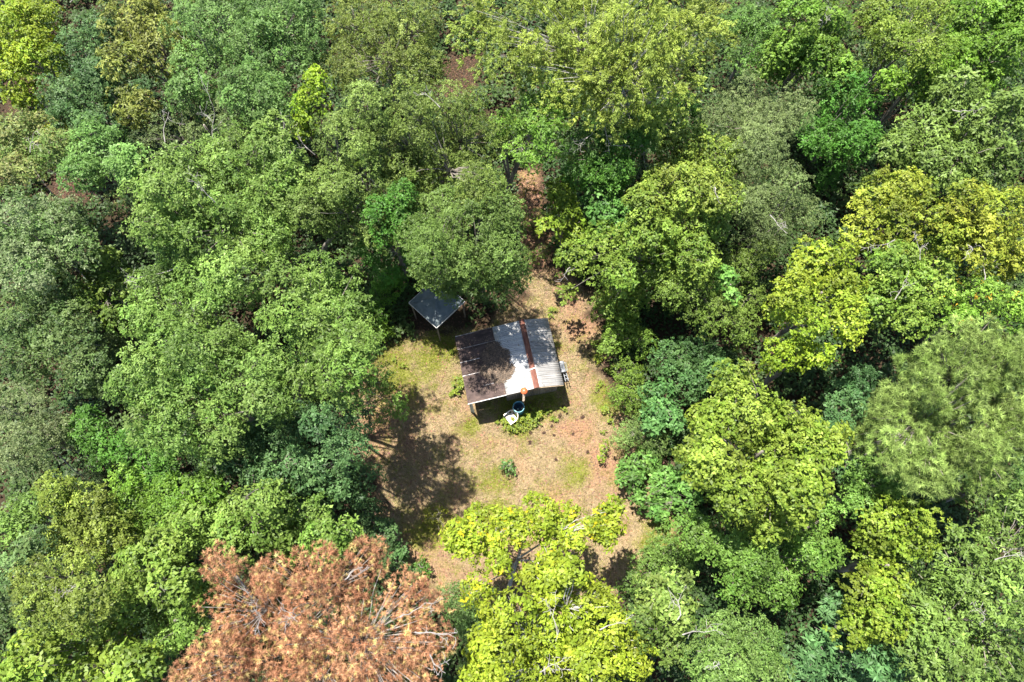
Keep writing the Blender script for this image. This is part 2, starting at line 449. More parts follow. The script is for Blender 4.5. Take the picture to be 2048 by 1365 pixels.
def crown_mesh(name, sp, lobes, tintmul=(1, 1, 1), mixc=None, dens=1.0, leaf=1.0, warm=None):
    S = SP[sp]
    Cn, Rr, Oo = lobes
    form = S.get('form')
    tm = np.array(tintmul)
    nc = np.maximum(3, (S['d'] * dens * DENS * 2 * math.pi * Rr ** 2 * rng.uniform(0.55, 1.35, len(Rr))).astype(int))
    idx = np.repeat(np.arange(len(Rr)), nc)
    n = len(idx)
    d2 = norm(rng.normal(size=(n, 3)))
    ax_ = norm(Oo * 0.7 + np.array([0, 0, 0.65]))[idx]
    dt = (d2 * ax_).sum(1)
    flip = dt < -0.15
    d2[flip] -= 2 * dt[flip, None] * ax_[flip]
    lump = 0.75 + 0.45 * rng.random(n)
    lobe_mix = rng.beta(.9, 1.1, len(Rr))[idx]
    lobe_val = np.clip(rng.normal(1, 0.19, len(Rr)), .55, 1.5)[idx]
    clus_val = rng.normal(1, 0.24 if form == 'needle' else 0.14, n)
    if form == 'droop':
        out = Oo[idx].copy(); out[:, 2] = np.minimum(out[:, 2], 0.2); out = norm(out + 1e-4)
        t = rng.random(n)
        strand = rng.integers(0, 7, n)
        sa = norm(out + rng.normal(size=(n, 3)) * 0.05)
        off = np.random.default_rng(5).normal(size=(len(Rr), 7, 3)) * 0.42
        so = off[idx, strand]
        sd = norm(out + so * 0.9)
        P = Cn[idx] + Rr[idx][:, None] * (so * 0.7 + sd * (t * 2.0 - 0.5)[:, None]) + rng.normal(size=(n, 3)) * 0.05
        P[:, 2] -= Rr[idx] * t * t * 0.75
        A = norm(sd + np.stack([np.zeros(n), np.zeros(n), -1.1 * t], 1) * 0.6)
    else:
        # each lobe is a small pointed dome of leaf clusters round a rising branch tip
        axl = norm(Oo * np.array([0.62, 0.62, 0.35]) + np.array([0, 0, 0.72]) + rng.normal(size=Oo.shape) * 0.13)[idx]
        f1, f2 = frame_of(axl)
        t = rng.random(n) ** 0.75
        ph = rng.random(n) * 2 * math.pi
        bump_ = 1 + 0.28 * np.sin(ph * 3 + idx * 1.7 + t * 4) + rng.normal(0, 0.10, n)
        rad_ = (Rr[idx] * np.sqrt(np.clip(t, 0.01, 1)) * bump_ * np.where(rng.random(n) < 0.22, rng.random(n), 1.0))[:, None]
        rd = f1 * np.cos(ph)[:, None] + f2 * np.sin(ph)[:, None]
        P = Cn[idx] + axl * (Rr[idx] * (0.75 - 1.35 * t))[:, None] + rd * rad_
        A = norm(rd * (0.15 + 0.6 * t)[:, None] + axl * (0.9 - 0.5 * t)[:, None] + np.array([0, 0, 0.35]) + rng.normal(size=(n, 3)) * 0.22)
    k = S['k']
    li = np.repeat(np.arange(n), k)
    m = len(li)
    Al = A[li]
    e1, e2 = frame_of(Al)
    th = rng.random(m) * 2 * math.pi
    mixv = np.clip(lobe_mix[li] * 0.75 + rng.normal(0.12, 0.18, m), 0, 1)[:, None]
    c1 = np.array(S['c']); c2 = np.array(S['c2']) if mixc is None else np.array(mixc)
    col = (c1 * (1 - mixv) + c2 * mixv) * tm
    if warm is not None:                       # a share of the clusters has turned another colour
        share, wc = warm
        w = (rng.random(n) < share)[li]
        col[w] = np.array(wc)
    col = col * (lobe_val[li] * clus_val[li] * rng.normal(1, 0.12, m))[:, None]
    col = np.clip(col, 0.004, 0.75)
    lsz = rng.uniform(.78, 1.2, len(Rr))[idx][li]
    Ln = S['L'] * leaf * rng.uniform(0.7, 1.25, m) * lsz
    Wd = S['W'] * leaf * rng.uniform(0.75, 1.2, m) * lsz
    if form == 'needle':
        D = norm(e1 * np.cos(th)[:, None] + e2 * np.sin(th)[:, None] + Al * rng.uniform(-0.1, 1.3, (m, 1)))
        V, F, Cc = needles_from(P[li] + Al * rng.uniform(-0.05, 0.05, (m, 1)), D, Ln, Wd, col)
        me = np_mesh(name, V, F, 3, Cc); STATS['tris'] += m
    else:
        if form == 'droop':
            D = norm(e1 * np.cos(th)[:, None] * .6 + e2 * np.sin(th)[:, None] * .6 + Al * rng.uniform(0.5, 1.2, (m, 1)))
            Nn = norm(np.array([0, 0, 1.0]) + rng.normal(size=(m, 3)) * 0.5)
        else:
            D = norm(e1 * np.cos(th)[:, None] + e2 * np.sin(th)[:, None] + Al * rng.uniform(-0.25, 0.55, (m, 1)))
            Nn = norm(Al + rng.normal(size=(m, 3)) * 0.38)
        if sp in TRI:
            V, F, Cc = tri_leaves_from(P[li] + rng.normal(size=(m, 3)) * 0.025, D, Nn, Ln, Wd, col)
            me = np_mesh(name, V, F, 3, Cc); STATS['tris'] += m
        else:
            V, F, Cc = leaves_from(P[li] + rng.normal(size=(m, 3)) * 0.025, D, Nn, Ln, Wd, col)
            me = np_mesh(name, V, F, 4, Cc); STATS['tris'] += 2 * m
    STATS['crowns'] += 1
    return me

def curve_pts(a, b, sag, n=4, wob=0.0):
    a, b = np.array(a), np.array(b)
    out = []
    for i in range(n + 1):
        t = i / n
        p = a * (1 - t) + b * t
        p = p + np.array([0, 0, sag * 4 * t * (1 - t)])
        if 0 < i < n: p = p + rng.normal(size=3) * wob
        out.append(p)
    return out

def dead_branch(parent, start, direction, length, origin, mat=M_DEAD, r0=0.022, levels=2):
    mb = MB()
    def grow(p, d, ln, r, lev):
        pts = [p]; rr = [r]
        q = np.array(p)
        dd = np.array(d)
        nseg = 5
        for i in range(nseg):
            dd = norm(dd + rng.normal(size=3) * 0.30 + np.array([0, 0, 0.03]))
            q = q + dd * ln / nseg
            pts.append(q.copy()); rr.append(max(0.006, r * (1 - 0.75 * (i + 1) / nseg)))
            if lev > 0 and i >= (1 if lev > 1 else 0) and rng.random() < 0.8:
                for _ in range(1):
                    side = norm(dd + rng.normal(size=3) * 0.75)
                    grow(q.copy(), side, ln * rng.uniform(0.38, 0.6), rr[-1] * 0.75, lev - 1)
        mb.tube([tuple(x - origin) for x in pts], rr, 4)
    grow(np.array(start, float), norm(np.array(direction, float)), length, r0, levels)
    return mb.build('dead_branch', mat, parent)

def tree(name, sp, label, cat, h, blobs_px, group, tint=(1, 1, 1), ratio=1.0, zmin=-0.45, keep=1.0, base=None, dens=1.0, leaf=1.0,
         mixc=None, warm=None, bark=None, dead=(), trunk_r=None, crown_name='crown', s=None, low=None):
    """blobs_px: (u, v, r_px[, height]) -> ellipsoids of foliage; the trunk stands under them"""
    blobs = []
    for b in blobs_px:
        u, v, rp = b[:3]
        hh = b[3] if len(b) > 3 else (h + rng.uniform(-2.0, 0.5) if h > 6 and len(blobs_px) > 3 else h)
        zc = hh * 0.7
        for _ in range(3):
            c = at(u, v, zc)
            r = rp * depth(c) / F_PX
            rz = min(r * ratio, hh * 0.46)
            zc = max(hh - rz, rz * 0.9)
        blobs.append((at(u, v, zc), r, rz))
    wsum = sum(b[1] ** 2 for b in blobs)
    bx = sum(b[0][:2] * b[1] ** 2 for b in blobs) / wsum
    away = bx - CAM[:2]
    bx = bx + away / np.linalg.norm(away) * 0.10 * h
    if base is not None: bx = at(base[0], base[1], base[2] if len(base) > 2 else 0.0)[:2]
    origin = np.array([bx[0], bx[1], float(height(bx[0], bx[1])) - 0.02])
    t = empty(name, origin)
    tag(t, label, cat, group)
    ls = s or SP[sp]['s']
    rmax = max(b[1] for b in blobs)
    lob = make_lobes(blobs, min(ls, rmax * 0.55), zmin, keep)
    if low is None and rmax > 1.4:             # a thinner lower storey of the same crown
        lower = [(np.array([b[0][0], b[0][1], b[0][2] - b[2] * 0.55]), b[1] * 0.72, b[2] * 0.6) for b in blobs]
        l2 = make_lobes(lower, min(ls, rmax * 0.5) * 1.15, -0.2, 0.42)
        skirt = [(np.array([b[0][0], b[0][1], 0.30 * h]), b[1] * 0.78, 0.20 * h) for b in blobs]
        l3 = make_lobes(skirt, min(ls, rmax * 0.5) * 1.2, -0.1, 0.26)
        lob = tuple(np.concatenate([a, b, c]) for a, b, c in zip(lob, l2, l3))
    rel = (lob[0] - origin, lob[1], lob[2])
    link(crown_name, crown_mesh(crown_name, sp, rel, tint, mixc, dens, leaf, warm), MATS[SP[sp]['mat']], t)
    # trunk and limbs
    bark = bark or M_BARK
    top = max(b[0][2] for b in blobs)
    tr = trunk_r or max(0.03, 0.016 * h)
    cmean = sum(b[0] * b[1] ** 2 for b in blobs) / wsum
    fork = np.array([(cmean[0] - origin[0]) * 0.25, (cmean[1] - origin[1]) * 0.25, max(0.25 * h, 0.15)])
    end = np.array([cmean[0] - origin[0], cmean[1] - origin[1], cmean[2] - origin[2] + 0.2])
    pts = [np.zeros(3) - np.array([0, 0, 0.15]), fork * 0.5 + rng.normal(size=3) * 0.04, fork] + curve_pts(fork, end, 0, 3, 0.08)[1:]
    rad = [tr * 1.35, tr, tr * 0.85, tr * 0.6, tr * 0.45, tr * 0.3]
    MB().tube(pts, rad, 7).build('trunk', bark, t, smooth=True)
    lc = rel[0]
    ang = np.arctan2(lc[:, 1] - fork[1], lc[:, 0] - fork[0])
    k = 5 if h > 5 else 3
    ang0 = rng.random() * 6.28
    sec = (((ang - ang0) % (2 * math.pi)) / (2 * math.pi) * k).astype(int)
    for q in range(k):
        mem = lc[sec == q]
        if len(mem) == 0: continue
        mean = mem.mean(0)
        st = fork + (end - fork) * rng.uniform(0.0, 0.5)
        mb = MB()
        main = curve_pts(st, mean, 0.25, 4, 0.06)
        mb.tube(main, [tr * .5, tr * .42, tr * .34, tr * .26, tr * .16], 5)
        for m_ in mem:
            i = int(np.argmin([np.linalg.norm(m_ - main[j]) for j in range(1, 5)])) + 1
            i = max(1, i - 1)
            mb.tube(curve_pts(main[i], m_ + np.array([0, 0, 0.1]), 0.12, 3, 0.05), [tr * .2, tr * .15, tr * .1, .008], 4)
        mb.build('limb', bark, t)
    for dspec in dead[:max(1, (len(dead) * 2 + 1) // 3)]:
        u, v, z, dx, dy, dz, ln = dspec
        dead_branch(t, at(u, v, z - .35), (dx, dy, dz), ln, origin)
    return t

# ------------------------------------------------------------------ the shack
M_GALV = surf_mat('weathered_galvanised_sheet', (0.25, 0.255, 0.26), (0.40, 0.40, 0.39), 2.2, 0.5, 0.15, c3=(0.30, 0.25, 0.22), stretch=(0.35, 3, 1), bump=0.05, spots=(0.60, 0.78))
M_GALV_OLD = surf_mat('dull_galvanised_sheet', (0.20, 0.20, 0.20), (0.36, 0.35, 0.34), 2.5, 0.6, 0.15, c3=(0.16, 0.12, 0.10), stretch=(0.3, 4, 1), bump=0.05, spots=(0.52, 0.72))
M_BROWN = surf_mat('brown_roof_panel', (0.036, 0.026, 0.024), (0.075, 0.053, 0.048), 2.4, 0.8, 0.0, c3=(0.105, 0.072, 0.062), spec=0.12, stretch=(0.6, 1.6, 1), bump=0.12, spots=(0.5, 0.75))
M_RUST = surf_mat('rust_red_metal', (0.085, 0.028, 0.020), (0.17, 0.064, 0.042), 5, 0.75, 0.0, c3=(0.21, 0.105, 0.07), stretch=(2.5, 0.4, 1), bump=0.1)
M_ORANGE = surf_mat('orange_rust', (0.36, 0.055, 0.018), (0.50, 0.125, 0.038), 12, 0.6, 0.1, c3=(0.24, 0.04, 0.02), bump=0.1)
M_WALL = surf_mat('grey_brown_board', (0.17, 0.13, 0.095), (0.34, 0.27, 0.20), 4, 0.85, stretch=(4, 4, 0.5), bump=0.3)
M_TANWALL = surf_mat('tan_board', (0.26, 0.19, 0.12), (0.42, 0.33, 0.22), 4, 0.85, stretch=(1, 1, 4), bump=0.2)
M_WHITE = surf_mat('flaking_white_paint', (0.38, 0.37, 0.36), (0.54, 0.53, 0.51), 8, 0.6, c3=(0.26, 0.23, 0.19), bump=0.15, spots=(0.62, 0.75))
M_SEAM = surf_mat('pale_seam_metal', (0.14, 0.12, 0.115), (0.36, 0.34, 0.33), 6, 0.55, 0.2, bump=0.05)
ROT = math.radians(11.5)
mid = at(1058, 707, 2.5)
sh = empty('shack', (mid[0], mid[1], 0.0), ROT)
tag(sh, 'small shack with half brown, half corrugated roof in the middle of the clearing', 'shack')
LY = 3.52
XE, XM, XW = 1.36, -1.45, -3.36
ZE, ZR, ZM, ZW = 2.03, 2.5, 2.29, 2.0
def roof_z(x):
    return np.interp(x, [XW, XM, 0, XE], [ZW, ZM, ZR, ZE])
cs, sn = math.cos(ROT), math.sin(ROT)
def to_local(p):
    dx, dy = p[0] - mid[0], p[1] - mid[1]
    return np.array([dx * cs + dy * sn, -dx * sn + dy * cs])
def to_world(x, y, z):
    return np.array([mid[0] + x * cs - y * sn, mid[1] + x * sn + y * cs, z])

def corrugated(length, width, waves=6, amp=0.013, over=0.03):
    n = waves * 6 + 3
    ys = np.linspace(0, width + over, n)
    zs = amp * np.sin(ys / width * waves * 2 * math.pi)
    nx_ = 5
    xs = np.linspace(0, length, nx_)
    V = []
    for th in (0, -0.0035):
        for i, x in enumerate(xs):
            sagz = -0.012 * math.sin(math.pi * i / (nx_ - 1))
            for y, z in zip(ys, zs): V.append((x, y, z + th + sagz))
    F = []
    def g(l, i, j): return l * nx_ * n + i * n + j
    for i in range(nx_ - 1):
        for j in range(n - 1):
            F.append((g(0, i, j), g(0, i + 1, j), g(0, i + 1, j + 1), g(0, i, j + 1)))
            F.append((g(1, i, j), g(1, i, j + 1), g(1, i + 1, j + 1), g(1, i + 1, j)))
    for j in range(n - 1):
        F.append((g(0, 0, j), g(0, 0, j + 1), g(1, 0, j + 1), g(1, 0, j)))
        F.append((g(0, nx_ - 1, j), g(1, nx_ - 1, j), g(1, nx_ - 1, j + 1), g(0, nx_ - 1, j + 1)))
    for i in range(nx_ - 1):
        F.append((g(0, i, 0), g(1, i, 0), g(1, i + 1, 0), g(0, i + 1, 0)))
        F.append((g(0, i, n - 1), g(0, i + 1, n - 1), g(1, i + 1, n - 1), g(1, i, n - 1)))
    me = bpy.data.meshes.new('roof_sheet'); me.from_pydata(V, [], F); me.update()
    me.polygons.foreach_set('use_smooth', [True] * len(me.polygons))
    return me
NS = 6
SW = LY / NS
le = math.hypot(XE, ZR - ZE); lw = math.hypot(XM, ZR - ZM) + 0.02
me_e, me_w = corrugated(le, SW), corrugated(lw, SW)
for i in range(NS):
    o = link('roof_sheet', me_e, M_GALV_OLD, sh)
    o.location = (0.0 + random.uniform(-.012, .012), -LY / 2 + i * SW, ZR + 0.012 + 0.006 * (i % 2))
    o.rotation_euler = (0, math.atan2(ZR - ZE, XE) + random.uniform(-.006, .006), random.uniform(-.004, .004))
    o['label'] = 'dull grey corrugated roof sheet'
for i in range(NS):
    o = link('roof_sheet', me_w, M_GALV, sh)
    o.location = (0.0 + random.uniform(-.012, .012), -LY / 2 + (i + 1) * SW, ZR + 0.012 + 0.006 * (i % 2))
    o.rotation_euler = (0, math.atan2(ZR - ZM, -XM) + random.uniform(-.005, .005), math.pi + random.uniform(-.004, .004))
    o['label'] = 'bright pale corrugated roof sheet'
# ridge cap: two folded pieces and the strap over their joint
def cap(y0, y1, dz):
    mb = MB()
    prof = [(-0.13, -0.016), (-0.05, 0.014), (0.0, 0.03), (0.05, 0.008), (0.13, -0.036)]
    vs, n = [], len(prof)
    for y in (y0, (y0 + y1) / 2, y1):
        for x, z in prof: vs.append((x, y, ZR + 0.045 + z + dz))
        for x, z in prof: vs.append((x, y, ZR + 0.041 + z + dz))
    fs = []
    for s in range(2):
        for j in range(n - 1):
            a = s * 2 * n + j; b = a + 2 * n
            fs += [(a, a + 1, b + 1, b), (a + n, b + n, b + n + 1, a + n + 1)]
        for j in (0, n - 1):
            a = s * 2 * n + j; b = a + 2 * n
            fs.append((a, b, b + n, a + n))
    for s, fl in ((0, 1), (2, 0)):
        for j in range(n - 1):
            a = s * 2 * n + j
            fs.append((a, a + n, a + n + 1, a + 1))
    mb.add(vs, fs)
    return mb.build('ridge_cap', M_RUST, sh)
cap(-0.86, LY / 2 + 0.03, 0.0)
cap(-LY / 2 - 0.03, -0.80, 0.006)
MB().bar((-0.19, -0.86, ZR + 0.042), (-0.01, -0.83, ZR + 0.095), 0.055, 0.012).bar((-0.01, -0.83, ZR + 0.095), (0.12, -0.81, ZR + 0.062), 0.055, 0.012).build('strap', M_WHITE, sh)
MB().bar((0.168, -LY / 2, ZR - 0.018), (0.168, LY / 2, ZR - 0.018), 0.03, 0.014).build('flashing', M_SEAM, sh)
# brown panels of the porch roof
PW = LY / 5
sl = math.atan2(ZM - ZW, XM - XW)
for i in range(5):
    x0 = XW + random.uniform(-0.03, 0.03); x1 = XM + 0.06
    z0 = float(roof_z(x0)) - 0.012; z1 = float(roof_z(XM)) - 0.006
    y0 = -LY / 2 + i * PW + 0.006; y1 = y0 + PW - 0.012
    mb = MB(); vs = []
    nseg = 6
    for s in range(nseg + 1):
        t = s / nseg; x = x0 + (x1 - x0) * t
        for yy, dz in ((y0, 0.006), ((y0 * 2 + y1) / 3, -0.006), ((y0 + 2 * y1) / 3, -0.004), (y1, 0.007)):
            w_ = random.uniform(-0.006, 0.006)
            zt = z0 + (z1 - z0) * t + dz + w_
            vs += [(x, yy, zt), (x, yy, zt - 0.02)]
    fs = []
    for s in range(nseg):
        for j in range(3):
            a = s * 8 + j * 2; b = a + 8
            fs += [(a, a + 2, b + 2, b)[::-1], (a + 1, b + 1, b + 3, a + 3)[::-1]]
        fs += [(s * 8, s * 8 + 1, s * 8 + 9, s * 8 + 8)[::-1], (s * 8 + 6, s * 8 + 14, s * 8 + 15, s * 8 + 7)[::-1]]
    for j in range(3):
        fs += [(j * 2, j * 2 + 1, j * 2 + 3, j * 2 + 2)[::-1], (nseg * 8 + j * 2, nseg * 8 + j * 2 + 2, nseg * 8 + j * 2 + 3, nseg * 8 + j * 2 + 1)[::-1]]
    mb.add(vs, fs).build('roof_panel', M_BROWN, sh)
for yi, xa, xb, w_ in ((4, XW, XM - .02, .022), (3, XW, XW + .98, .036), (2, XW, XW + 1.36, .036), (1, XW + .9, XW + 1.45, .022), (5, XW, XW + .95, .022)):
    y = -LY / 2 + yi * PW + (-.02 if yi == 5 else 0)
    MB().bar((xa, y, roof_z(xa) + 0.006), (xb, y, roof_z(xb) + 0.006), w_, 0.02).build('seam_strip', M_SEAM, sh)
# fascia boards along the south edge and the eaves
MB().bar((XM, -LY / 2 - 0.016, ZM - 0.05), (-0.0, -LY / 2 - 0.016, ZR - 0.045), 0.024, 0.09).build('fascia_board', M_RUST, sh)
MB().bar((0.0, -LY / 2 - 0.016, ZR - 0.045), (XE - .03, -LY / 2 - 0.016, ZE - 0.045), 0.024, 0.07).build('fascia_board', M_TANWALL, sh)
MB().bar((XW, -LY / 2 - 0.018, ZW - 0.028), (XM - .005, -LY / 2 - 0.018, ZM - 0.028), 0.03, 0.065).build('fascia_board', M_WHITE, sh)
MB().bar((0.0, LY / 2 + 0.014, ZR - 0.04), (XE, LY / 2 + 0.014, ZE - 0.04), 0.024, 0.07).build('fascia_board', M_WALL, sh)
MB().bar((XW, LY / 2 + 0.014, ZW - 0.04), (0, LY / 2 + 0.014, ZR - 0.05), 0.024, 0.07).build('fascia_board', M_WALL, sh)
# rafters under the porch, posts, braces
for y in (-1.66, -0.85, 0.0, 0.85, 1.66):
    MB().bar((XW + .03, y, ZW - 0.10), (XM + .1, y, ZM - 0.10), 0.045, 0.10).build('rafter', M_WALL, sh)
MB().bar((XW + .10, -1.74, ZW - 0.20), (XW + .10, 1.74, ZW - 0.20), 0.09, 0.10).build('beam', M_WALL, sh)
for y in (-1.62, 0.0, 1.62):
    MB().bar((XW + .10, y, -0.08), (XW + .10, y, ZW - 0.25), 0.09, 0.09, (0, 1, 0)).build('post', M_WHITE, sh)
MB().bar((XW + .19, -1.70, -0.05), (XW + .17, -1.72, ZW - 0.16), 0.08, 0.03, (0, 1, 0)).build('post_board', M_WHITE, sh)
# walls of vertical boards
bw = 0.16
def wall_boards(a, b, fixed, axis):
    n = int((b - a) / bw)
    for i in range(n):
        c = a + (i + 0.5) * (b - a) / n
        w_ = (b - a) / n - 0.008
        off = random.uniform(-0.006, 0.006)
        if axis == 'x':
            top = float(min(roof_z(c - w_ / 2), roof_z(c + w_ / 2))) - 0.03
            p = (c, fixed + off); s = (w_, 0.022)
        else:
            top = float(roof_z(fixed)) - 0.03
            p = (fixed + off, c); s = (0.022, w_)
        MB().box((p[0], p[1], top / 2), (s[0], s[1], top)).build('wall_board', M_WALL, sh)
wall_boards(-1.38, 1.18, -1.42, 'x')
wall_boards(-1.38, 1.18, 1.60, 'x')
wall_boards(-1.40, 1.56, 1.20, 'y')
wall_boards(-1.40, 1.56, -1.40, 'y')
MB().box((-0.1, 0.08, 0.06), (2.5, 2.9, 0.12)).build('floor_deck', M_WALL, sh)

# pine straw heaped over the joint of the two roofs
pile_px = [(590, 470), (740, 415), (830, 455), (875, 560), (955, 600), (965, 760), (1035, 850), (1060, 930), (990, 1050), (900, 1090), (790, 1120), (690, 1060), (610, 1010), (500, 960), (470, 860), (560, 760), (520, 650), (570, 560)]
pile = [tuple(to_local(at(900 + a / 8.19, 630 + b / 8.19, 2.33))) for a, b in pile_px]
pa = np.array(pile)
px_ = rng.uniform(pa[:, 0].min() - .5, pa[:, 0].max() + .1, 60000); py_ = rng.uniform(pa[:, 1].min() - .15, pa[:, 1].max() + .15, 60000)
dd = poly_dist(px_, py_, pile) + (noise2(px_, py_, 0.14, 31) - .5) * .22
prob = np.clip(dd / 0.16, 0, 1) * np.where(px_ > XM, 1.0, 0.35 + 0.65 * np.clip(noise2(px_, py_, .3, 32) * 1.7 - .2, 0, 1))
k_ = rng.random(60000) < prob
k_[np.where(k_)[0][24000:]] = False
px_, py_, dd = px_[k_], py_[k_], dd[k_]
ex = rng.uniform(XW + .05, XE - .05, 5000); ey = rng.uniform(-LY / 2 + .05, LY / 2 - .05, 5000)
ke = rng.random(5000) < np.where(ex < XM, .55, .10) * np.clip(noise2(ex, ey, .35, 35) * 2.4 - .9, 0, 1)
px_ = np.concatenate([px_, ex[ke]]); py_ = np.concatenate([py_, ey[ke]]); dd = np.concatenate([dd, np.full(ke.sum(), .03)])
n_ = len(px_)
hz = roof_z(px_) + 0.012 + np.clip(dd / .4, 0, 1) * 0.05 * rng.random(n_)
wx = mid[0] + px_ * cs - py_ * sn; wy = mid[1] + px_ * sn + py_ * cs
th_ = rng.random(n_) * 6.283
D_ = norm(np.stack([np.cos(th_), np.sin(th_), rng.uniform(-.05, .35, n_)], 1))
pick = rng.random(n_)[:, None]
colp = np.where(pick < .5, np.array([[.095, .075, .06]]), np.where(pick < .85, np.array([[.15, .115, .085]]), np.array([[.24, .17, .12]]))) * rng.uniform(.6, 1.3, (n_, 1))
V_, F_, C_ = leaves_from(np.stack([wx, wy, hz], 1), D_, norm(np.array([0, 0, 1.]) + rng.normal(size=(n_, 3)) * .3), rng.uniform(.05, .13, n_), rng.uniform(.012, .035, n_), colp)
tag(link('pine_straw', np_mesh('pine_straw', V_, F_, 4, C_), M_DRY), 'heap of grey-brown pine straw lying on the shack roof', 'leaf litter', None, 'stuff')

# stove pipe with an orange cap, outside the south wall
pp = to_local(at(1047, 777, 2.72))
pl_ = np.array([pp[0], min(pp[1], -LY / 2 - 0.095)])
pw = to_world(pl_[0], pl_[1], 0)
M_PIPE = surf_mat('tan_stovepipe', (0.34, 0.25, 0.18), (0.55, 0.46, 0.38), 7, 0.5, 0.3, c3=(0.30, 0.12, 0.06), bump=0.05)
sp_ = empty('stove_pipe', (pw[0], pw[1], 0))
tag(sp_, 'tan stove pipe with a round orange cap beside the shack', 'chimney')
MB().lathe([(0.062, 0.0), (0.062, 1.0), (0.066, 1.0), (0.066, 1.06), (0.060, 1.06), (0.060, 2.50), (0.054, 2.50), (0.054, 0.0)], 20).build('pipe', M_PIPE, sp_, True)
cp = MB().lathe([(0.0, 2.74), (0.05, 2.735), (0.11, 2.715), (0.168, 2.675), (0.172, 2.655), (0.165, 2.655), (0.10, 2.695), (0.0, 2.71)], 28).build('cap', M_ORANGE, sp_, True)
for k in range(3):
    a = 2.09 * k + .4
    MB().bar((0.062 * math.cos(a), 0.062 * math.sin(a), 2.42), (0.10 * math.cos(a), 0.10 * math.sin(a), 2.69), 0.02, 0.005).build('cap_bracket', M_RUST, sp_)
MB().lathe([(0.0, 2.765), (0.022, 2.76), (0.026, 2.735)], 10).build('cap_knob', M_WHITE, sp_, True)

# blue barrel
M_BLUE = surf_mat('blue_plastic', (0.020, 0.115, 0.20), (0.040, 0.19, 0.27), 5, 0.42, c3=(0.10, 0.20, 0.20), bump=0.05, spots=(0.6, 0.8))
M_TEAL = surf_mat('faded_rim_plastic', (0.10, 0.27, 0.32), (0.17, 0.36, 0.40), 8, 0.5)
M_WATER, nt_, out_ = new_mat('standing_water')
p_ = nt_.nodes.new('ShaderNodeBsdfPrincipled'); p_.inputs['Base Color'].default_value = (0.006, 0.02, 0.035, 1); p_.inputs['Roughness'].default_value = 0.04
nz_ = nt_.nodes.new('ShaderNodeTexNoise'); nz_.inputs['Scale'].default_value = 14
bp_ = nt_.nodes.new('ShaderNodeBump'); bp_.inputs['Strength'].default_value = 0.15
nt_.links.new(nz_.outputs['Fac'], bp_.inputs['Height']); nt_.links.new(bp_.outputs[0], p_.inputs['Normal']); nt_.links.new(p_.outputs[0], out_.inputs['Surface'])
bc = at(1044, 806, 0.88)
bv = bc[:2] - pw[:2]
bl_ = np.linalg.norm(bv)
if bl_ < 0.375: bc[:2] = pw[:2] + bv / bl_ * 0.375
bl = empty('barrel', (bc[0], bc[1], 0.0))
tag(bl, 'open blue plastic barrel of water standing below the stove pipe', 'barrel')
MB().lathe([(0.0, 0.0), (0.255, 0.0), (0.275, 0.03), (0.288, 0.20), (0.296, 0.23), (0.296, 0.26), (0.289, 0.29), (0.292, 0.55), (0.30, 0.58), (0.30, 0.61), (0.292, 0.64), (0.283, 0.84), (0.280, 0.872),
            (0.262, 0.872), (0.266, 0.80), (0.272, 0.5), (0.262, 0.06), (0.0, 0.06)], 40).build('body', M_BLUE, bl, True)
MB().lathe([(0.258, 0.868), (0.258, 0.884), (0.266, 0.892), (0.285, 0.892), (0.293, 0.884), (0.293, 0.866), (0.281, 0.862)], 40).build('rim', M_TEAL, bl, True)
MB().lathe([(0.0, 0.58), (0.27, 0.58)], 32).build('water', M_WATER, bl)
for k in range(6):
    a = random.random() * 6.28; r = random.uniform(.03, .2)
    V_, F_, C_ = leaves_from(np.array([[r * math.cos(a), r * math.sin(a) - .04, .586]]), norm(np.array([[math.cos(a * 3), math.sin(a * 3), 0.]])), np.array([[0, 0, 1.]]), np.array([.11]), np.array([.035]), np.array([[.20, .30, .26]]), .05, 0.0)
    link('floating_leaf', np_mesh('floating_leaf', V_, F_, 4, C_), M_DRY, bl)

# white plastic garden chair
M_CHAIR = surf_mat('aged_white_plastic', (0.52, 0.46, 0.38), (0.68, 0.63, 0.55), 5, 0.45, bump=0.02)
cc = at(1023, 836, 0.42)
ch = empty('garden_chair', (cc[0], cc[1], 0.0), math.atan2(-.58, -.81))
tag(ch, 'white plastic garden chair with slatted back beside the blue barrel', 'chair')
# local: +x is the direction the sitter looks
mb = MB(); N_ = 8
vs = []
for i in range(N_ + 1):
    x = -0.20 + 0.44 * i / N_
    hw = 0.235 - 0.03 * (1 - i / N_)
    z = 0.43 - 0.018 * math.sin(math.pi * i / N_) - (0.015 if i == N_ else 0)
    for y in (-hw, -hw * .5, 0, hw * .5, hw):
        zz = z - 0.012 * (1 - (y / hw) ** 2)
        vs += [(x, y, zz), (x, y, zz - 0.022)]
fs = []
for i in range(N_):
    for j in range(4):
        a = i * 10 + j * 2; b = a + 10
        fs += [(a, b, b + 2, a + 2), (a + 1, a + 3, b + 3, b + 1)]
    a = i * 10; fs += [(a, a + 1, a + 11, a + 10), (a + 8, a + 18, a + 19, a + 9)]
for j in range(4):
    a = j * 2; fs.append((a, a + 2, a + 3, a + 1)); a = N_ * 10 + j * 2; fs.append((a, a + 1, a + 3, a + 2))
mb.add(vs, fs).build('seat', M_CHAIR, ch, True)
def back_pt(a, z):           # curved back shell, a in -1..1 across
    ang = a * 1.12
    rad = 0.265 + 0.05 * (z - 0.43) / 0.37
    return (0.04 - 0.30 * math.cos(ang) - 0.16 * (z - 0.43), rad * math.sin(ang) * 1.05, z)
mb = MB()
rail = [back_pt(a, 0.80 - 0.12 * a * a) for a in np.linspace(-1, 1, 15)]
arm_l = [(0.12, -0.29, 0.645), (0.24, -0.285, 0.635)]; arm_r = [(0.12, 0.29, 0.645), (0.24, 0.285, 0.635)]
mb.tube(rail, 0.022, 8).build('top_rail', M_CHAIR, ch, True)
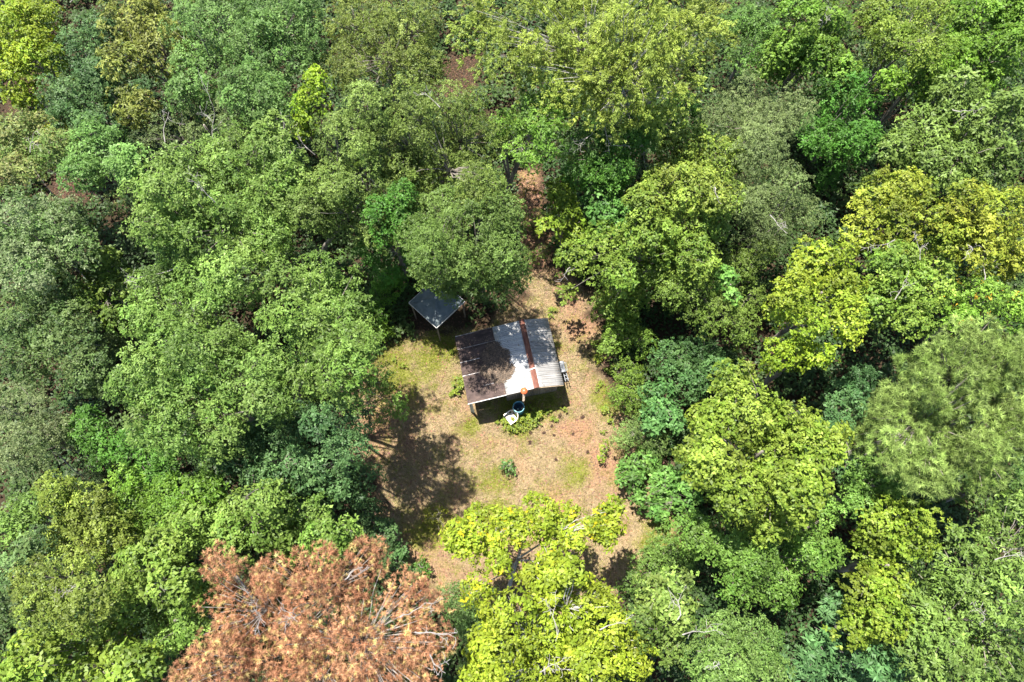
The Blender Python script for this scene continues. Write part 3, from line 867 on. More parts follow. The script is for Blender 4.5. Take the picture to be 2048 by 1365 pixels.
for s_ in (-1, 1):
    e = rail[0] if s_ < 0 else rail[-1]
    MB().bar(e, (0.05, 0.292 * s_, 0.652), 0.05, 0.028).bar((0.05, 0.292 * s_, 0.652), (0.25, 0.285 * s_, 0.638), 0.055, 0.028).build('armrest', M_CHAIR, ch)
    MB().bar((0.25, 0.285 * s_, 0.63), (0.27, 0.262 * s_, 0.0), 0.05, 0.045, (1, 0, 0)).build('leg', M_CHAIR, ch)
    MB().bar((-0.17, 0.20 * s_, 0.42), (-0.27, 0.25 * s_, 0.0), 0.05, 0.045, (1, 0, 0)).build('leg', M_CHAIR, ch)
    MB().bar((-0.05, 0.25 * s_, 0.42), (0.20, 0.262 * s_, 0.42), 0.03, 0.05).build('side_rail', M_CHAIR, ch)
for a in np.linspace(-0.82, 0.82, 9):
    p0 = back_pt(a * .85, 0.425); p1 = back_pt(a, 0.80 - 0.12 * a * a)
    MB().tube([p0, back_pt(a * .94, 0.60), p1], 0.011, 6).build('back_slat', M_CHAIR, ch, True)
V_, F_, C_ = [], [], []
nl = 26
P_ = np.stack([rng.normal(0, .035, nl), rng.normal(0.0, .035, nl), .425 + rng.random(nl) * .03], 1)
th_ = rng.random(nl) * 6.28
V_, F_, C_ = leaves_from(P_, norm(np.stack([np.cos(th_), np.sin(th_), rng.random(nl) * .5], 1)), norm(np.array([0, 0, 1.]) + rng.normal(size=(nl, 3)) * .3), rng.uniform(.05, .09, nl), rng.uniform(.03, .05, nl), np.array([[.20, .17, .035]]) * rng.uniform(.6, 1.4, (nl, 1)))
lt = link('leaf_clump', np_mesh('leaf_clump', V_, F_, 4, C_), M_DRY)
lt.location = ch.location + Vector((0.03, -0.015, 0)); tag(lt, 'small clump of yellow-green leaves lying on the white chair seat', 'leaves')

# barrel grill by the east wall
M_STEEL = surf_mat('brushed_grey_steel', (0.13, 0.14, 0.15), (0.22, 0.23, 0.25), 6, 0.6, 0.15, bump=0.04)
M_BLACK = surf_mat('sooty_black_metal', (0.02, 0.02, 0.02), (0.06, 0.055, 0.05), 8, 0.6, 0.3)
gc = at(1124, 734, 0.95)
gl_ = to_local(gc)
gw = to_world(max(gl_[0], 1.56), gl_[1], 0)
gr = empty('barbecue_grill', (gw[0], gw[1], 0), ROT)
tag(gr, 'grey steel barrel grill on thin legs beside the east eave of the shack', 'grill')
def half_cyl(r, ln, a0, a1, n=14, th=0.012):
    mb = MB(); vs = []
    for rr in (r, r - th):
        for y in (-ln / 2, ln / 2):
            for i in range(n + 1):
                a = a0 + (a1 - a0) * i / n
                vs.append((rr * math.cos(a), y, rr * math.sin(a)))
    m = n + 1; fs = []
    for i in range(n):
        fs += [(i, i + 1, m + i + 1, m + i), (2 * m + i, 3 * m + i, 3 * m + i + 1, 2 * m + i + 1)]
        fs += [(i, 2 * m + i, 2 * m + i + 1, i + 1), (m + i, m + i + 1, 3 * m + i + 1, 3 * m + i)]
    fs += [tuple(range(m)), tuple(reversed(range(m, 2 * m)))]
    fs += [(0, m, 3 * m, 2 * m), (n, 2 * m + n, 3 * m + n, m + n)]
    return mb.add(vs, fs)
o = half_cyl(0.17, 0.58, 0.0, math.pi).build('lid', M_STEEL, gr, False); o.location = (0, 0, 0.83)
o2 = half_cyl(0.168, 0.57, math.pi, 2 * math.pi).build('firebox', M_BLACK, gr, False); o2.location = (0, 0, 0.825)
MB().tube([(0.235, -0.22, 0.06), (0.235, 0.22, 0.06)], 0.012, 8).build('handle', M_STEEL, o)
for y in (-0.2, 0.2):
    MB().bar((0.15, y, 0.06), (0.24, y, 0.06), 0.025, 0.012).build('handle_bracket', M_STEEL, o)
for (x, y) in ((-.13, -.25), (.13, -.25), (-.13, .25), (.13, .25)):
    MB().tube([(x * .8, y, 0.76), (x * 1.35, y * 1.05, -0.02)], 0.014, 6).build('leg', M_BLACK, gr)
MB().bar((-.15, -.25, .25), (.15, -.25, .25), .02, .02).build('cross_bar', M_BLACK, gr)
MB().bar((-.15, .25, .25), (.15, .25, .25), .02, .02).build('cross_bar', M_BLACK, gr)
sh2 = MB().bar((0.02, -0.30, 0.80), (0.03, -0.74, 0.80), 0.03, 0.02).bar((0.15, -0.30, 0.80), (0.17, -0.74, 0.80), 0.03, 0.02).bar((-.02, -0.62, 0.80), (0.22, -0.62, 0.80), 0.025, 0.02).bar((0.0, -.44, .80), (.2, -.44, .80), .025, .018).build('side_rack', M_STEEL, gr)

# small shelter with a pyramid roof, half hidden under the trees
M_SLATE = surf_mat('blue_grey_roof_cloth', (0.055, 0.072, 0.080), (0.090, 0.112, 0.120), 3, 0.55, c3=(0.10, 0.115, 0.11), bump=0.05, spots=(.58, .75))
zc_ = 2.1
pW, pS, pE = at(818, 603, zc_), at(873, 653, zc_), at(929, 606, zc_)
ctr = (pW + pE) / 2
vS = pS - ctr
side = np.linalg.norm(pS - pW)
rz_ = math.atan2(vS[1], vS[0]) + math.pi / 4
sb = empty('shelter', (ctr[0], ctr[1], 0), rz_)
tag(sb, 'small shelter with blue-grey pyramid roof half hidden under the trees', 'shelter')
hs = side / 2
ap = (0, 0, zc_ + 0.55)
cor = [(-hs, -hs, zc_), (hs, -hs, zc_), (hs, hs, zc_), (-hs, hs, zc_)]
for i in range(4):
    a, b = Vector(cor[i]), Vector(cor[(i + 1) % 4]); m0 = (a + b) / 2
    vs, fs = [], []
    R_ = 6
    for r_ in range(R_ + 1):
        t = r_ / R_
        for q in range(R_ + 1):
            s_ = q / R_
            p = a.lerp(b, s_).lerp(Vector(ap), t)
            p.z -= 0.06 * math.sin(math.pi * t) * (1 - (2 * s_ - 1) ** 2) + 0.03 * math.sin(math.pi * t)
            vs.append(p)
    for r_ in range(R_):
        for q in range(R_):
            k0 = r_ * (R_ + 1) + q
            fs.append((k0, k0 + 1, k0 + R_ + 2, k0 + R_ + 1))
    o = MB().add(vs, fs).build('roof_panel', M_SLATE, sb, True)
    sm = o.modifiers.new('thickness', 'SOLIDIFY'); sm.thickness = 0.012; sm.offset = -1
    d_ = (b - a).normalized(); nrm = Vector((d_.y, -d_.x, 0))
    MB().bar(a + nrm * .012 + Vector((0, 0, -.035)), b + nrm * .012 + Vector((0, 0, -.035)), 0.02, 0.09).build('edge_trim', M_WHITE, sb)
    c_ = Vector(cor[i]) * 0.93
    MB().bar((c_.x, c_.y, -.05), (c_.x, c_.y, zc_ - .02), 0.06, 0.06, (1, 0, 0)).build('post', M_WALL, sb)
MB().lathe([(0.0, zc_ + .60), (0.05, zc_ + .585), (0.07, zc_ + .535)], 12).build('finial', M_WHITE, sb, True)

# ------------------------------------------------------------------ trees
G_T = 'trees of the wood around the clearing'
G_S = 'shrubs and saplings edging the clearing'
def T(sp, label, h, blobs, **k):
    return tree(k.pop('name', 'broadleaf_tree'), sp, label, 'tree', h, blobs, G_T, **k)
def SH(sp, label, h, blobs, **k):
    k.setdefault('low', False)
    return tree('shrub', sp, label, 'shrub', h, blobs, G_S, crown_name='foliage', ratio=k.pop('ratio', 1.1), zmin=-0.3, **k)

# top left
T('gum', 'bright yellow-green tree filling the top left corner', 9, [(20, 60, 80), (70, 110, 60), (30, 165, 50), (75, 30, 45)], tint=(1.1, 1.08, .8))
T('blue', 'dark blue-green tree just right of the yellow tree in the top left corner', 8, [(155, 110, 60), (190, 160, 50), (200, 60, 40)], dead=[(140, 5, 8, .4, .3, .3, 1.8)])
T('olive', 'olive tree with star-shaped leaf tufts at the top edge near the left corner', 9, [(270, 40, 75), (330, 90, 65), (240, 120, 50)])
T('oak', 'large blue-green rounded tree at the top edge left of the olive-leaved fine tree', 10, [(440, 60, 95), (540, 110, 95), (580, 40, 80), (400, 160, 70), (510, 190, 75)], tint=(.9, 1, 1.15))
T('olive', 'small olive tree of star-shaped tufts below the top left group', 8, [(268, 215, 58)])
T('blue', 'blue-green tree in front of the dark hole near the top left corner', 8, [(130, 200, 60), (190, 240, 60), (70, 215, 38, 6)], tint=(1.1, 1.05, 1.05))
T('fine', 'olive fine-leaved tree at the top edge left of the dark woodland gap', 9.5, [(720, 50, 85), (800, 90, 80), (700, 140, 60), (850, 140, 50), (840, 30, 55)], tint=(1.05, 1, .9))
T('gum', 'narrow bright lime tree between two dark crowns near the upper left', 9.5, [(635, 165, 34), (615, 210, 40), (605, 262, 32, 8)], tint=(1.0, 1.15, .7))
T('oak', 'olive-tinged tree at the left edge above the small dark ground hole', 8.5, [(40, 280, 65), (110, 300, 55), (30, 345, 50)], base=(40, 340), mixc=(.23, .22, .08), dead=[(60, 305, 8.6, .2, .6, .4, .9)])
T('oak', 'mid-green tree right of the left-edge olive-tinged tree', 9, [(190, 290, 68), (160, 345, 45), (250, 330, 45)], tint=(.85, .98, 1.05))
T('grey', 'thin grey-green tree with bare white twigs behind the big bright oak', 9.5, [(400, 240, 65), (470, 230, 60), (320, 290, 60), (530, 280, 40)], keep=.75, tint=(.95, 1, .95),
  dead=[(330, 285, 9.0, -.3, .8, .6, 1.5), (425, 300, 9.3, .1, .9, .6, 1.9), (545, 290, 9.2, .3, .5, .6, 1.5), (300, 265, 8.7, -.2, .6, .6, 1.1), (470, 235, 9.5, .6, .5, .4, 1.2)])
T('oak', 'big bright green oak with several domes left of the upper centre', 11, [(350, 380, 100), (450, 330, 90), (540, 300, 60), (480, 420, 95), (400, 480, 90), (300, 460, 60), (560, 390, 70), (530, 480, 65)],
  tint=(1.08, 1.08, 1.0), dead=[(430, 405, 10.6, -.2, .5, .6, 1.0), (250, 490, 7.6, -.6, .5, .3, 1.7)])
T('oak', 'mid-green tree on the left edge below the small dark ground hole', 9.5, [(40, 450, 85), (110, 440, 70), (150, 500, 60), (50, 540, 75)], tint=(.95, 1.0, 1.1), mixc=(.19, .22, .10))
T('fine', 'grey-green fine-leaved tree left of the tall tree above the shelter', 11.5, [(690, 280, 70), (740, 220, 65), (660, 370, 60), (720, 350, 70)], tint=(.95, 1.02, .95), dead=[(630, 310, 9.2, -.4, .3, .5, 1.0)])
T('fine', 'tall fine-leaved tree in the upper centre left of the pink ground strip', 11, [(830, 240, 80), (900, 220, 70), (950, 280, 70), (870, 330, 85), (800, 330, 65), (960, 370, 60), (770, 260, 50)],
  tint=(1.0, 1.02, .92), dead=[(880, 215, 10.8, -.5, .3, .5, .9)])
T('fine', 'darker fine-leaved tree leaning over the pyramid roof shelter', 11, [(880, 430, 75), (950, 450, 75), (1000, 510, 50, 10), (830, 470, 55), (900, 510, 65, 10), (1015, 470, 42, 9.5), (1025, 545, 30, 8.5), (1005, 420, 45, 10), (950, 550, 52, 9), (848, 520, 44, 11.4), (930, 570, 28, 7), (882, 566, 34, 6.5), (908, 574, 30, 6.5), (855, 562, 24, 6.5), (985, 578, 38, 7), (1012, 565, 38, 8), (855, 490, 52, 11), (895, 525, 40, 9.5), (925, 520, 45, 10)], tint=(.82, .95, .9), low=False, dens=1.15, base=(965, 595))
T('fine', 'pale grey-green rounded tree right of the big bright oak', 9.5, [(680, 440, 60), (620, 420, 55), (740, 420, 50), (785, 415, 50), (755, 460, 40, 8.5)], tint=(.95, 1.02, 1.0), s=.55, base=(640, 520))
# left middle
T('oak', 'oak with bright green tufts left of the clearing below the bare white bough', 10, [(330, 590, 75), (410, 600, 75), (280, 640, 50), (340, 670, 65), (450, 560, 55)], tint=(1.05, 1.08, 1.0),
  dead=[(355, 535, 8.6, -.9, -.25, .2, 2.3)])
T('oak', 'tall oak whose bright domes border the left side of the clearing', 12.5, [(650, 570, 75), (590, 590, 60), (700, 640, 60), (640, 660, 80), (690, 720, 65), (560, 630, 55), (620, 750, 55), (722, 690, 42), (690, 785, 48, 11.5)], tint=(1.08, 1.1, .95), base=(590, 830), keep=.88)
T('oak', 'broad oak in the left centre in front of the deep green shade', 11, [(300, 760, 80), (390, 720, 80), (470, 700, 65), (380, 800, 85), (480, 780, 75), (330, 850, 70), (430, 860, 70), (540, 720, 50), (540, 800, 60)], tint=(1.03, 1.05, 1.0))
T('blue', 'shaded dark green tree at the left edge below the mid-green one', 7, [(60, 640, 80), (120, 590, 60), (140, 680, 75), (50, 720, 60), (180, 740, 60)], tint=(1.2, 1.0, .9))
T('grey', 'grey-green tree on the left edge at two thirds height', 8.5, [(40, 820, 70), (90, 860, 50), (30, 900, 60), (70, 930, 45, 7.5)], tint=(.9, .98, .9), mixc=(.19, .21, .10))
T('blue', 'dark green tree in shade right below the broad left centre oak', 7, [(480, 900, 65), (550, 880, 65), (600, 930, 60), (520, 950, 50)])
T('blue', 'deepest dark green tree on the left rim of the clearing', 7.5, [(655, 852, 58, 10.3), (700, 893, 48, 9.6), (660, 950, 55), (710, 840, 40), (720, 960, 40, 6), (600, 840, 50)], tint=(.95, 1, 1.0))
T('vivid', 'dark vivid green understorey tree under the broad left centre oak', 6, [(270, 900, 55), (200, 900, 50), (320, 930, 45), (170, 850, 45)], tint=(.85, .9, 1.1))
T('broad', 'bright understorey sapling in the gap left of the bare white bough', 5, [(200, 530, 45), (230, 580, 40), (180, 600, 38), (225, 640, 30)], tint=(1.0, .9, .8))
# lower left
T('fine', 'olive-green tree with round top above the lower left corner', 9, [(170, 1020, 70), (210, 1070, 65), (140, 1080, 60), (110, 990, 45)], tint=(1.15, 1.1, .8), leaf=1.25)
T('oak', 'small mid-green tree at the left edge above the lower left olive tree', 7.5, [(60, 1010, 45), (20, 1060, 50)], tint=(.95, 1, .9))
T('vivid', 'bright green twiggy young tree in the middle of the lower left', 7.5, [(270, 1000, 50), (340, 990, 50), (400, 980, 45), (300, 1050, 55), (250, 960, 28)], tint=(1.3, 1.1, 1.1))
T('maple', 'yellow-green tree with tufted top left of the rust-brown conifer', 9.5, [(480, 1020, 55), (530, 1000, 45), (450, 1070, 60), (540, 1060, 50), (390, 1050, 50)], tint=(.88, .95, 1.35))
T('maple', 'tufted yellow-green tree right beside its twin above the rust-brown conifer', 9, [(620, 1030, 48), (590, 1080, 50), (650, 1080, 48), (700, 1065, 36)], tint=(.85, .95, 1.3))
T('maple', 'olive yellow-green tree left of the rust-brown conifer', 9.5, [(290, 1130, 70), (350, 1090, 60), (270, 1190, 65), (350, 1170, 55)], tint=(.92, .95, 1.2), dead=[(290, 1190, 9.3, .3, .2, .3, .8)])
T('fine', 'pale olive tree by the left edge above the bright lower left corner', 10, [(130, 1160, 70), (90, 1210, 60), (170, 1210, 65), (60, 1150, 45)], tint=(1.15, 1.1, .85), leaf=1.2, dead=[(110, 1200, 9.8, .5, .2, .3, .8), (210, 1200, 9.3, .5, -.2, .3, .7)])
T('blue', 'blue-green tree at the left edge below the small mid-green one', 8, [(30, 1140, 50), (20, 1210, 50), (60, 1090, 40)], tint=(1.4, 1.15, 1.1))
T('oak', 'mid-green tree touching the rust-brown conifer on its left side', 8.5, [(340, 1240, 50), (390, 1190, 45), (320, 1290, 45), (380, 1255, 35)], tint=(1.0, 1.05, .85))
T('broad', 'bright large-leaved tree in the lower left corner', 9, [(60, 1320, 70), (150, 1310, 70), (230, 1290, 60), (270, 1340, 60), (20, 1370, 60), (160, 1380, 70)], tint=(1.35, 1.15, .8))
T('rust', 'rust-brown dead conifer in the lower left centre', 11.5,
  [(640, 1230, 100), (740, 1290, 110), (560, 1290, 100), (480, 1200, 75), (440, 1130, 42, 10.5), (640, 1130, 60, 11), (740, 1120, 50, 10.5), (820, 1190, 60, 10.5), (860, 1280, 65, 10.5), (700, 1180, 60),
   (450, 1310, 80, 10.5), (620, 1370, 110), (790, 1370, 100, 11), (540, 1150, 50, 10.8), (380, 1360, 50, 10)],
  name='dead_conifer', dens=1.05, bark=M_DEAD, trunk_r=.09, warm=(.16, (.46, .36, .14)),
  dead=[(800, 1235, 11.4, .3, .4, .6, 1.1), (830, 1265, 11.4, .7, .3, .5, 1.1), (600, 1230, 11.6, -.3, .3, .6, .9), (520, 1270, 11.2, .2, .5, .5, .9), (690, 1160, 11.2, .3, .6, .5, .8), (860, 1310, 11, .4, -.3, .6, .8), (580, 1310, 11.6, .1, .6, .5, .9), (740, 1320, 11.8, -.4, .3, .5, .8), (450, 1165, 10.6, -.2, .6, .5, .7)])
# bottom centre
T('lime', 'open lime-yellow tree arching over the lower clearing', 7.5, [(1105, 1125, 28), (1000, 1130, 22, 7), (1040, 1060, 40), (905, 1070, 30), (1150, 1080, 26, 6.8), (960, 1050, 48), (1010, 1045, 40), (1080, 1030, 48), (1130, 1040, 44), (930, 1095, 42), (1110, 1080, 36, 6.5), (985, 1100, 30, 6.8), (1225, 1030, 42, 7), (1185, 1050, 25, 7), (950, 1180, 36, 6.5), (1210, 1065, 26, 6.6)],
  dens=1.2, base=(1015, 1180), bark=M_PALE_BARK, zmin=-.2, low=False, trunk_r=.10, warm=(.05, (.48, .42, .02)), ratio=.7)
T('lime', 'dense lime-yellow tree at the bottom edge beside the rust conifer', 9.5, [(1010, 1230, 60), (1090, 1180, 55), (1160, 1190, 60), (1100, 1260, 75), (1200, 1250, 70), (990, 1310, 65), (1080, 1340, 75), (1180, 1330, 75), (1260, 1310, 60), (960, 1370, 50), (1140, 1150, 35), (1060, 1150, 26)],
  bark=M_PALE_BARK, dead=[(1115, 1270, 9.6, -.2, .6, .4, 1.0), (1200, 1260, 9.5, .6, .2, .3, .8), (1080, 1345, 9.5, .6, .2, .4, 1.0), (1010, 1330, 9.3, .1, .3, .6, .6), (1250, 1250, 9.2, .4, .5, .4, .7)])
T('maple', 'pale light green tree with white twigs right of the lime-yellow bottom tree', 8.5, [(1310, 1190, 55), (1360, 1220, 50), (1290, 1250, 45), (1360, 1160, 40), (1340, 1290, 48)], tint=(1.0, 1.0, 1.6), dead=[(1355, 1240, 8.9, .1, .6, .5, 1.1), (1365, 1270, 8.8, .7, .3, .4, 1.1), (1370, 1210, 8.8, .5, .5, .3, .9)])
T('grey', 'dense dark grey-green bushy tree tucked between rust conifer and lime tree', 4.5, [(930, 1215, 50), (975, 1205, 42), (905, 1190, 32), (950, 1250, 40)], tint=(.72, .95, .72))
# right of the bottom
T('oak', 'fine green tree at the bottom edge right of the white-twigged tree', 9.5, [(1440, 1270, 60), (1510, 1290, 60), (1450, 1340, 65), (1540, 1350, 55), (1400, 1320, 40)], tint=(1.0, 1.05, 1.05), leaf=.75, dens=1.4, dead=[(1440, 1330, 9.6, -.4, .3, .4, .6)])
T('frond', 'dark blue-green feathery tree in the shade at the bottom edge', 6.5, [(1640, 1270, 42), (1700, 1330, 55), (1610, 1330, 45), (1760, 1330, 50), (1670, 1210, 36)])
T('maple', 'lime-green tree with two domes left of the lower right corner', 9, [(1770, 1040, 60), (1830, 1080, 55), (1750, 1100, 55), (1740, 1190, 55), (1790, 1160, 45), (1720, 1250, 50), (1780, 1240, 40), (1840, 1040, 35)], tint=(1.02, .98, .85))
T('bay', 'large pale green narrow-leaved tree in the lower right corner', 10, [(1930, 1130, 80), (2010, 1080, 75), (1900, 1220, 85), (2000, 1200, 90), (1880, 1310, 80), (1980, 1310, 90), (2040, 1020, 50), (1840, 1250, 55)], tint=(1.05, 1.12, 1.0), leaf=.85, dens=1.25, dead=[(1990, 1120, 9.9, .4, .4, .3, .7), (1960, 1250, 10, -.4, .4, .3, .7), (2030, 1320, 9.6, .2, .4, .4, .8)])
T('blue', 'dark green tree at the right edge below the olive pine', 7, [(2000, 950, 60), (1960, 1000, 45), (2040, 990, 45)], tint=(1.5, 1.3, .9))
T('maple', 'big yellow-green domed tree right of the lower clearing', 10, [(1470, 770, 55, 9), (1440, 850, 60), (1510, 840, 65), (1590, 860, 65), (1640, 900, 55), (1540, 930, 75), (1430, 930, 65), (1600, 970, 65), (1470, 990, 60), (1550, 1030, 60), (1380, 900, 40), (1680, 870, 25)], tint=(1.08, 1.03, 1.05))
T('oak', 'shaded green tree under the big yellow-green domed tree', 7.5, [(1430, 1080, 60), (1500, 1110, 60), (1590, 1090, 55), (1640, 1110, 50), (1560, 1170, 60), (1470, 1170, 50), (1640, 1020, 45), (1380, 1060, 45)], tint=(.85, 1.0, .75), mixc=(.17, .24, .06))
T('oak', 'mid-green tree squeezed between the pine and the two-domed lime tree', 8, [(1740, 960, 50), (1720, 1000, 40), (1790, 970, 30)], tint=(1.05, 1.15, 1.0))
T('pine', 'large olive-green pine with needle tufts at the right edge', 12, [(1880, 760, 90), (1970, 720, 80), (1800, 830, 80), (1900, 860, 95), (2000, 820, 90), (1770, 900, 50, 11), (1850, 940, 65, 11), (1960, 920, 65, 11), (2040, 720, 60), (2050, 880, 60, 11), (1930, 670, 40, 11.5)], name='pine_tree', dens=1.2, tint=(1.0, 1.08, .85))
T('blue', 'dark green tree in the deep shade left of the olive pine', 6, [(1700, 800, 45), (1670, 850, 40), (1720, 760, 40), (1690, 940, 30)], tint=(.9, 1, 1))
# right middle
T('gum', 'yellow lime tree left of centre of the right half above its bright small lobe', 10, [(1640, 530, 65), (1590, 590, 55), (1680, 590, 65), (1620, 640, 50), (1700, 640, 45), (1560, 620, 35)], tint=(1.05, 1.05, .8))
T('gum', 'small bright lime tree above the big yellow-green domed tree', 8.5, [(1600, 700, 42), (1560, 710, 35), (1640, 715, 32)], tint=(1.05, 1.12, .7))
T('gum', 'yellow-green tree with bare twigs above the olive pine', 9.5, [(1790, 540, 65), (1850, 580, 60), (1760, 610, 55), (1870, 510, 50), (1830, 640, 45)], tint=(.85, .98, 1.2), dead=[(1840, 520, 9.6, -.1, .5, .4, .9), (1790, 600, 9.0, .2, .6, .4, .8), (1740, 500, 9.3, -.5, .3, .4, .8)])
T('gum', 'yellow tree above the bare-twigged tree on the right', 9.5, [(1760, 400, 60), (1820, 380, 55), (1810, 450, 60), (1730, 460, 50), (1870, 430, 45)], tint=(1.08, 1.0, 1.0), dead=[(1790, 480, 9.5, -.6, -.3, .3, .9), (1775, 430, 9.5, .5, -.5, .4, .9)])
T('gum', 'golden-green tree at the right edge above the olive pine', 10, [(1930, 410, 60), (2000, 430, 70), (1960, 490, 65), (1900, 470, 45), (2030, 510, 50)], tint=(1.12, 1.0, .95), dead=[(1935, 490, 9.8, .1, -.5, .4, .9), (1990, 460, 10, .5, .4, .3, .7)])
T('oak', 'green tree at the right edge between golden tree and pine', 8, [(1960, 590, 55), (2020, 620, 50), (1900, 600, 40), (1930, 640, 35)], tint=(1.05, 1.15, .7), warm=(.05, (.40, .26, .03)), dead=[(1970, 560, 8.3, .1, .6, .3, 1.0), (1980, 610, 8.2, .5, -.4, .4, .8)])
T('gum', 'yellow-green tree of soft domes right of the pink ground strip', 10, [(1370, 300, 60), (1440, 320, 65), (1390, 380, 70), (1320, 370, 50), (1450, 400, 50), (1290, 400, 40)], tint=(.95, .95, 1.2), dead=[(1430, 375, 9.8, -.2, -.5, .4, .7)])
T('gum', 'yellow-green tree reaching left over the top of the clearing', 8.5, [(1290, 470, 65), (1360, 470, 70), (1210, 490, 50), (1150, 510, 42, 8), (1310, 530, 55), (1400, 520, 55), (1240, 540, 40), (1420, 450, 45)], tint=(.85, .95, 1.15), dead=[(1140, 535, 7.5, -.3, -.4, -.1, .9), (1200, 520, 7.6, .3, -.4, 0, .9)])
T('grey', 'grey-green tree with pale boughs right of the yellow soft domes', 9, [(1560, 380, 65), (1600, 430, 50), (1540, 450, 55), (1500, 410, 45)], tint=(.92, .97, .9), dead=[(1540, 430, 9.1, .5, -.6, .2, .9), (1500, 490, 8, .4, -.2, .5, .8)])
T('grey', 'pale grey-green dome in the upper right right below the drooping tree', 9.5, [(1490, 210, 75), (1540, 250, 65), (1440, 240, 55), (1520, 300, 50), (1590, 220, 40)], tint=(1.0, 1.03, 1.0), s=1.0)
T('vivid', 'deep vivid green rounded tree in the upper right', 7, [(1680, 230, 70), (1640, 270, 50), (1720, 280, 50), (1690, 180, 55), (1690, 310, 35)], tint=(.8, .92, 1.1))
T('bay', 'wide pale large-leaved tree at the right edge in the upper half', 9.5, [(1850, 260, 70), (1930, 240, 75), (2010, 260, 80), (1800, 300, 50), (1890, 330, 65), (1970, 340, 70), (1910, 190, 50, 9), (2040, 210, 50)], tint=(1.05, 1.08, 1.0), dead=[(1905, 220, 9.6, .1, -.5, .3, .9)])
T('maple', 'bright green tree with yellow tips at the top edge in the right corner', 9.5, [(1960, 50, 75), (2030, 90, 60), (1920, 110, 50), (2030, 20, 60), (1990, 150, 45, 8)], tint=(.8, 1.0, .9))
T('vivid', 'vivid light green tree at the top edge near the right corner', 9, [(1830, 40, 70), (1780, 80, 50), (1860, 100, 50), (1750, 30, 45)], tint=(1.55, 1.05, 1.2))
T('maple', 'small yellow-tipped tree left of the wide pale right-edge tree', 7.5, [(1780, 170, 38), (1840, 160, 40), (1870, 150, 30)], tint=(.8, .95, .8))
T('maple', 'mid-green tree with yellow lobes at the top edge between drooping and vivid trees', 9, [(1600, 50, 65), (1660, 40, 50), (1560, 110, 55), (1640, 110, 55), (1680, 150, 40, 7.5)], tint=(.72, .86, .9), dead=[(1640, 40, 9.2, .1, -.6, .2, .9)])
T('oak', 'dark green tree tucked behind the pale dome at the top right', 6.5, [(1490, 110, 50), (1520, 60, 50), (1480, 40, 45)], tint=(.75, .9, .8))
T('willow', 'tall drooping light-green tree at the top edge right of the dark gap', 13, [(1290, 40, 110), (1180, 60, 100), (1080, 60, 90), (1380, 60, 80), (1020, 110, 60, 12), (1130, 150, 75, 11.5), (1240, 140, 80, 12), (1340, 150, 70, 11.5), (970, 40, 50, 12), (1200, 220, 50, 10), (1300, 220, 45, 10)],
  base=(1290, 330), dens=1.0, trunk_r=.17, tint=(1.12, 1.12, 1.0), bark=M_PALE_BARK, ratio=.7, dead=[(1260, 160, 10.8, .2, -.6, .1, 1.2), (1190, 250, 8.5, -.2, -.5, -.3, 1.3), (1210, 250, 8.5, .2, -.5, -.3, 1.3), (1060, 140, 10.8, -.4, -.5, .0, 1.0)])
T('oak', 'mid-green leafy tree under the drooping tree above the pink ground strip', 10, [(1060, 230, 50), (1010, 250, 45), (1100, 260, 50), (1050, 300, 42), (1110, 200, 40)], tint=(.95, 1.1, .7), base=(1000, 430))
T('vivid', 'shaded green tree below the drooping tree right of the pink ground strip', 8.2, [(1180, 300, 60), (1250, 280, 55), (1230, 340, 50), (1300, 250, 50), (1160, 350, 40), (1370, 220, 45)], tint=(.8, .85, 1.0))
T('fine', 'dim olive tree at the clearing top right among brighter crowns', 6.5, [(1400, 590, 60), (1350, 580, 45), (1440, 630, 55), (1490, 590, 50), (1480, 530, 45), (1520, 500, 40), (1480, 660, 40)], tint=(.95, 1.05, .8))

# ------------------------------------------------------------------ shrubs and saplings
SH('olive', 'low brownish brush at the far end of the pink ground strip', 1.6, [(1058, 372, 26), (1040, 395, 20)], tint=(1.1, .8, .9), leaf=.6, s=.3, warm=(.2, (.17, .10, .06)))
SH('fine', 'low green and brown brush in the middle of the pink ground strip', 1.5, [(1072, 440, 26), (1050, 455, 18)], tint=(1.05, 1.1, .8), s=.3, warm=(.2, (.18, .10, .06)))
SH('fine', 'low brush at the shack end of the pink ground strip', 1.4, [(1060, 520, 22), (1085, 505, 20)], tint=(1.0, 1.1, .8), s=.3, warm=(.3, (.22, .12, .08)))
SH('broad', 'yellow-green large-leaved shrub right of the pink ground strip', 6.3, [(1130, 430, 42), (1122, 385, 36), (1150, 475, 34, 5), (1092, 452, 24, 6)], tint=(1.3, 1.1, .6))
SH('broad', 'dark glossy large-leaved shrub beside the yellow-green one', 6.6, [(1200, 400, 48), (1190, 360, 40), (1230, 440, 40)], tint=(.7, .9, .9))
SH('fine', 'topmost light green bush on the right rim of the clearing', 3.2, [(1235, 570, 48), (1215, 610, 30), (1270, 600, 36)], tint=(1.05, 1.25, .8))
SH('fine', 'light green bush on the right rim level with the corrugated roof', 2.8, [(1245, 660, 46), (1220, 690, 28), (1280, 690, 36)], tint=(1.0, 1.2, .8))
SH('fine', 'light green bush on the right rim level with the blue barrel', 2.6, [(1255, 750, 40), (1270, 800, 42), (1235, 790, 22)], tint=(1.0, 1.15, .75))
SH('broad', 'bright clump of new leaves in front of the dim olive tree', 6.9, [(1455, 560, 30), (1465, 595, 24)], tint=(.9, 1.1, 1.0))
SH('blue', 'dark large-leaved thicket between right rim bushes and yellow domes', 4.2, [(1390, 710, 55), (1340, 720, 45), (1430, 740, 40), (1380, 760, 45)], tint=(.95, 1.0, .9))
SH('broad', 'blue-green large-leaved shrub below the dark thicket', 3.6, [(1320, 790, 40), (1345, 830, 38), (1310, 840, 30)], tint=(.75, .95, 1.3))
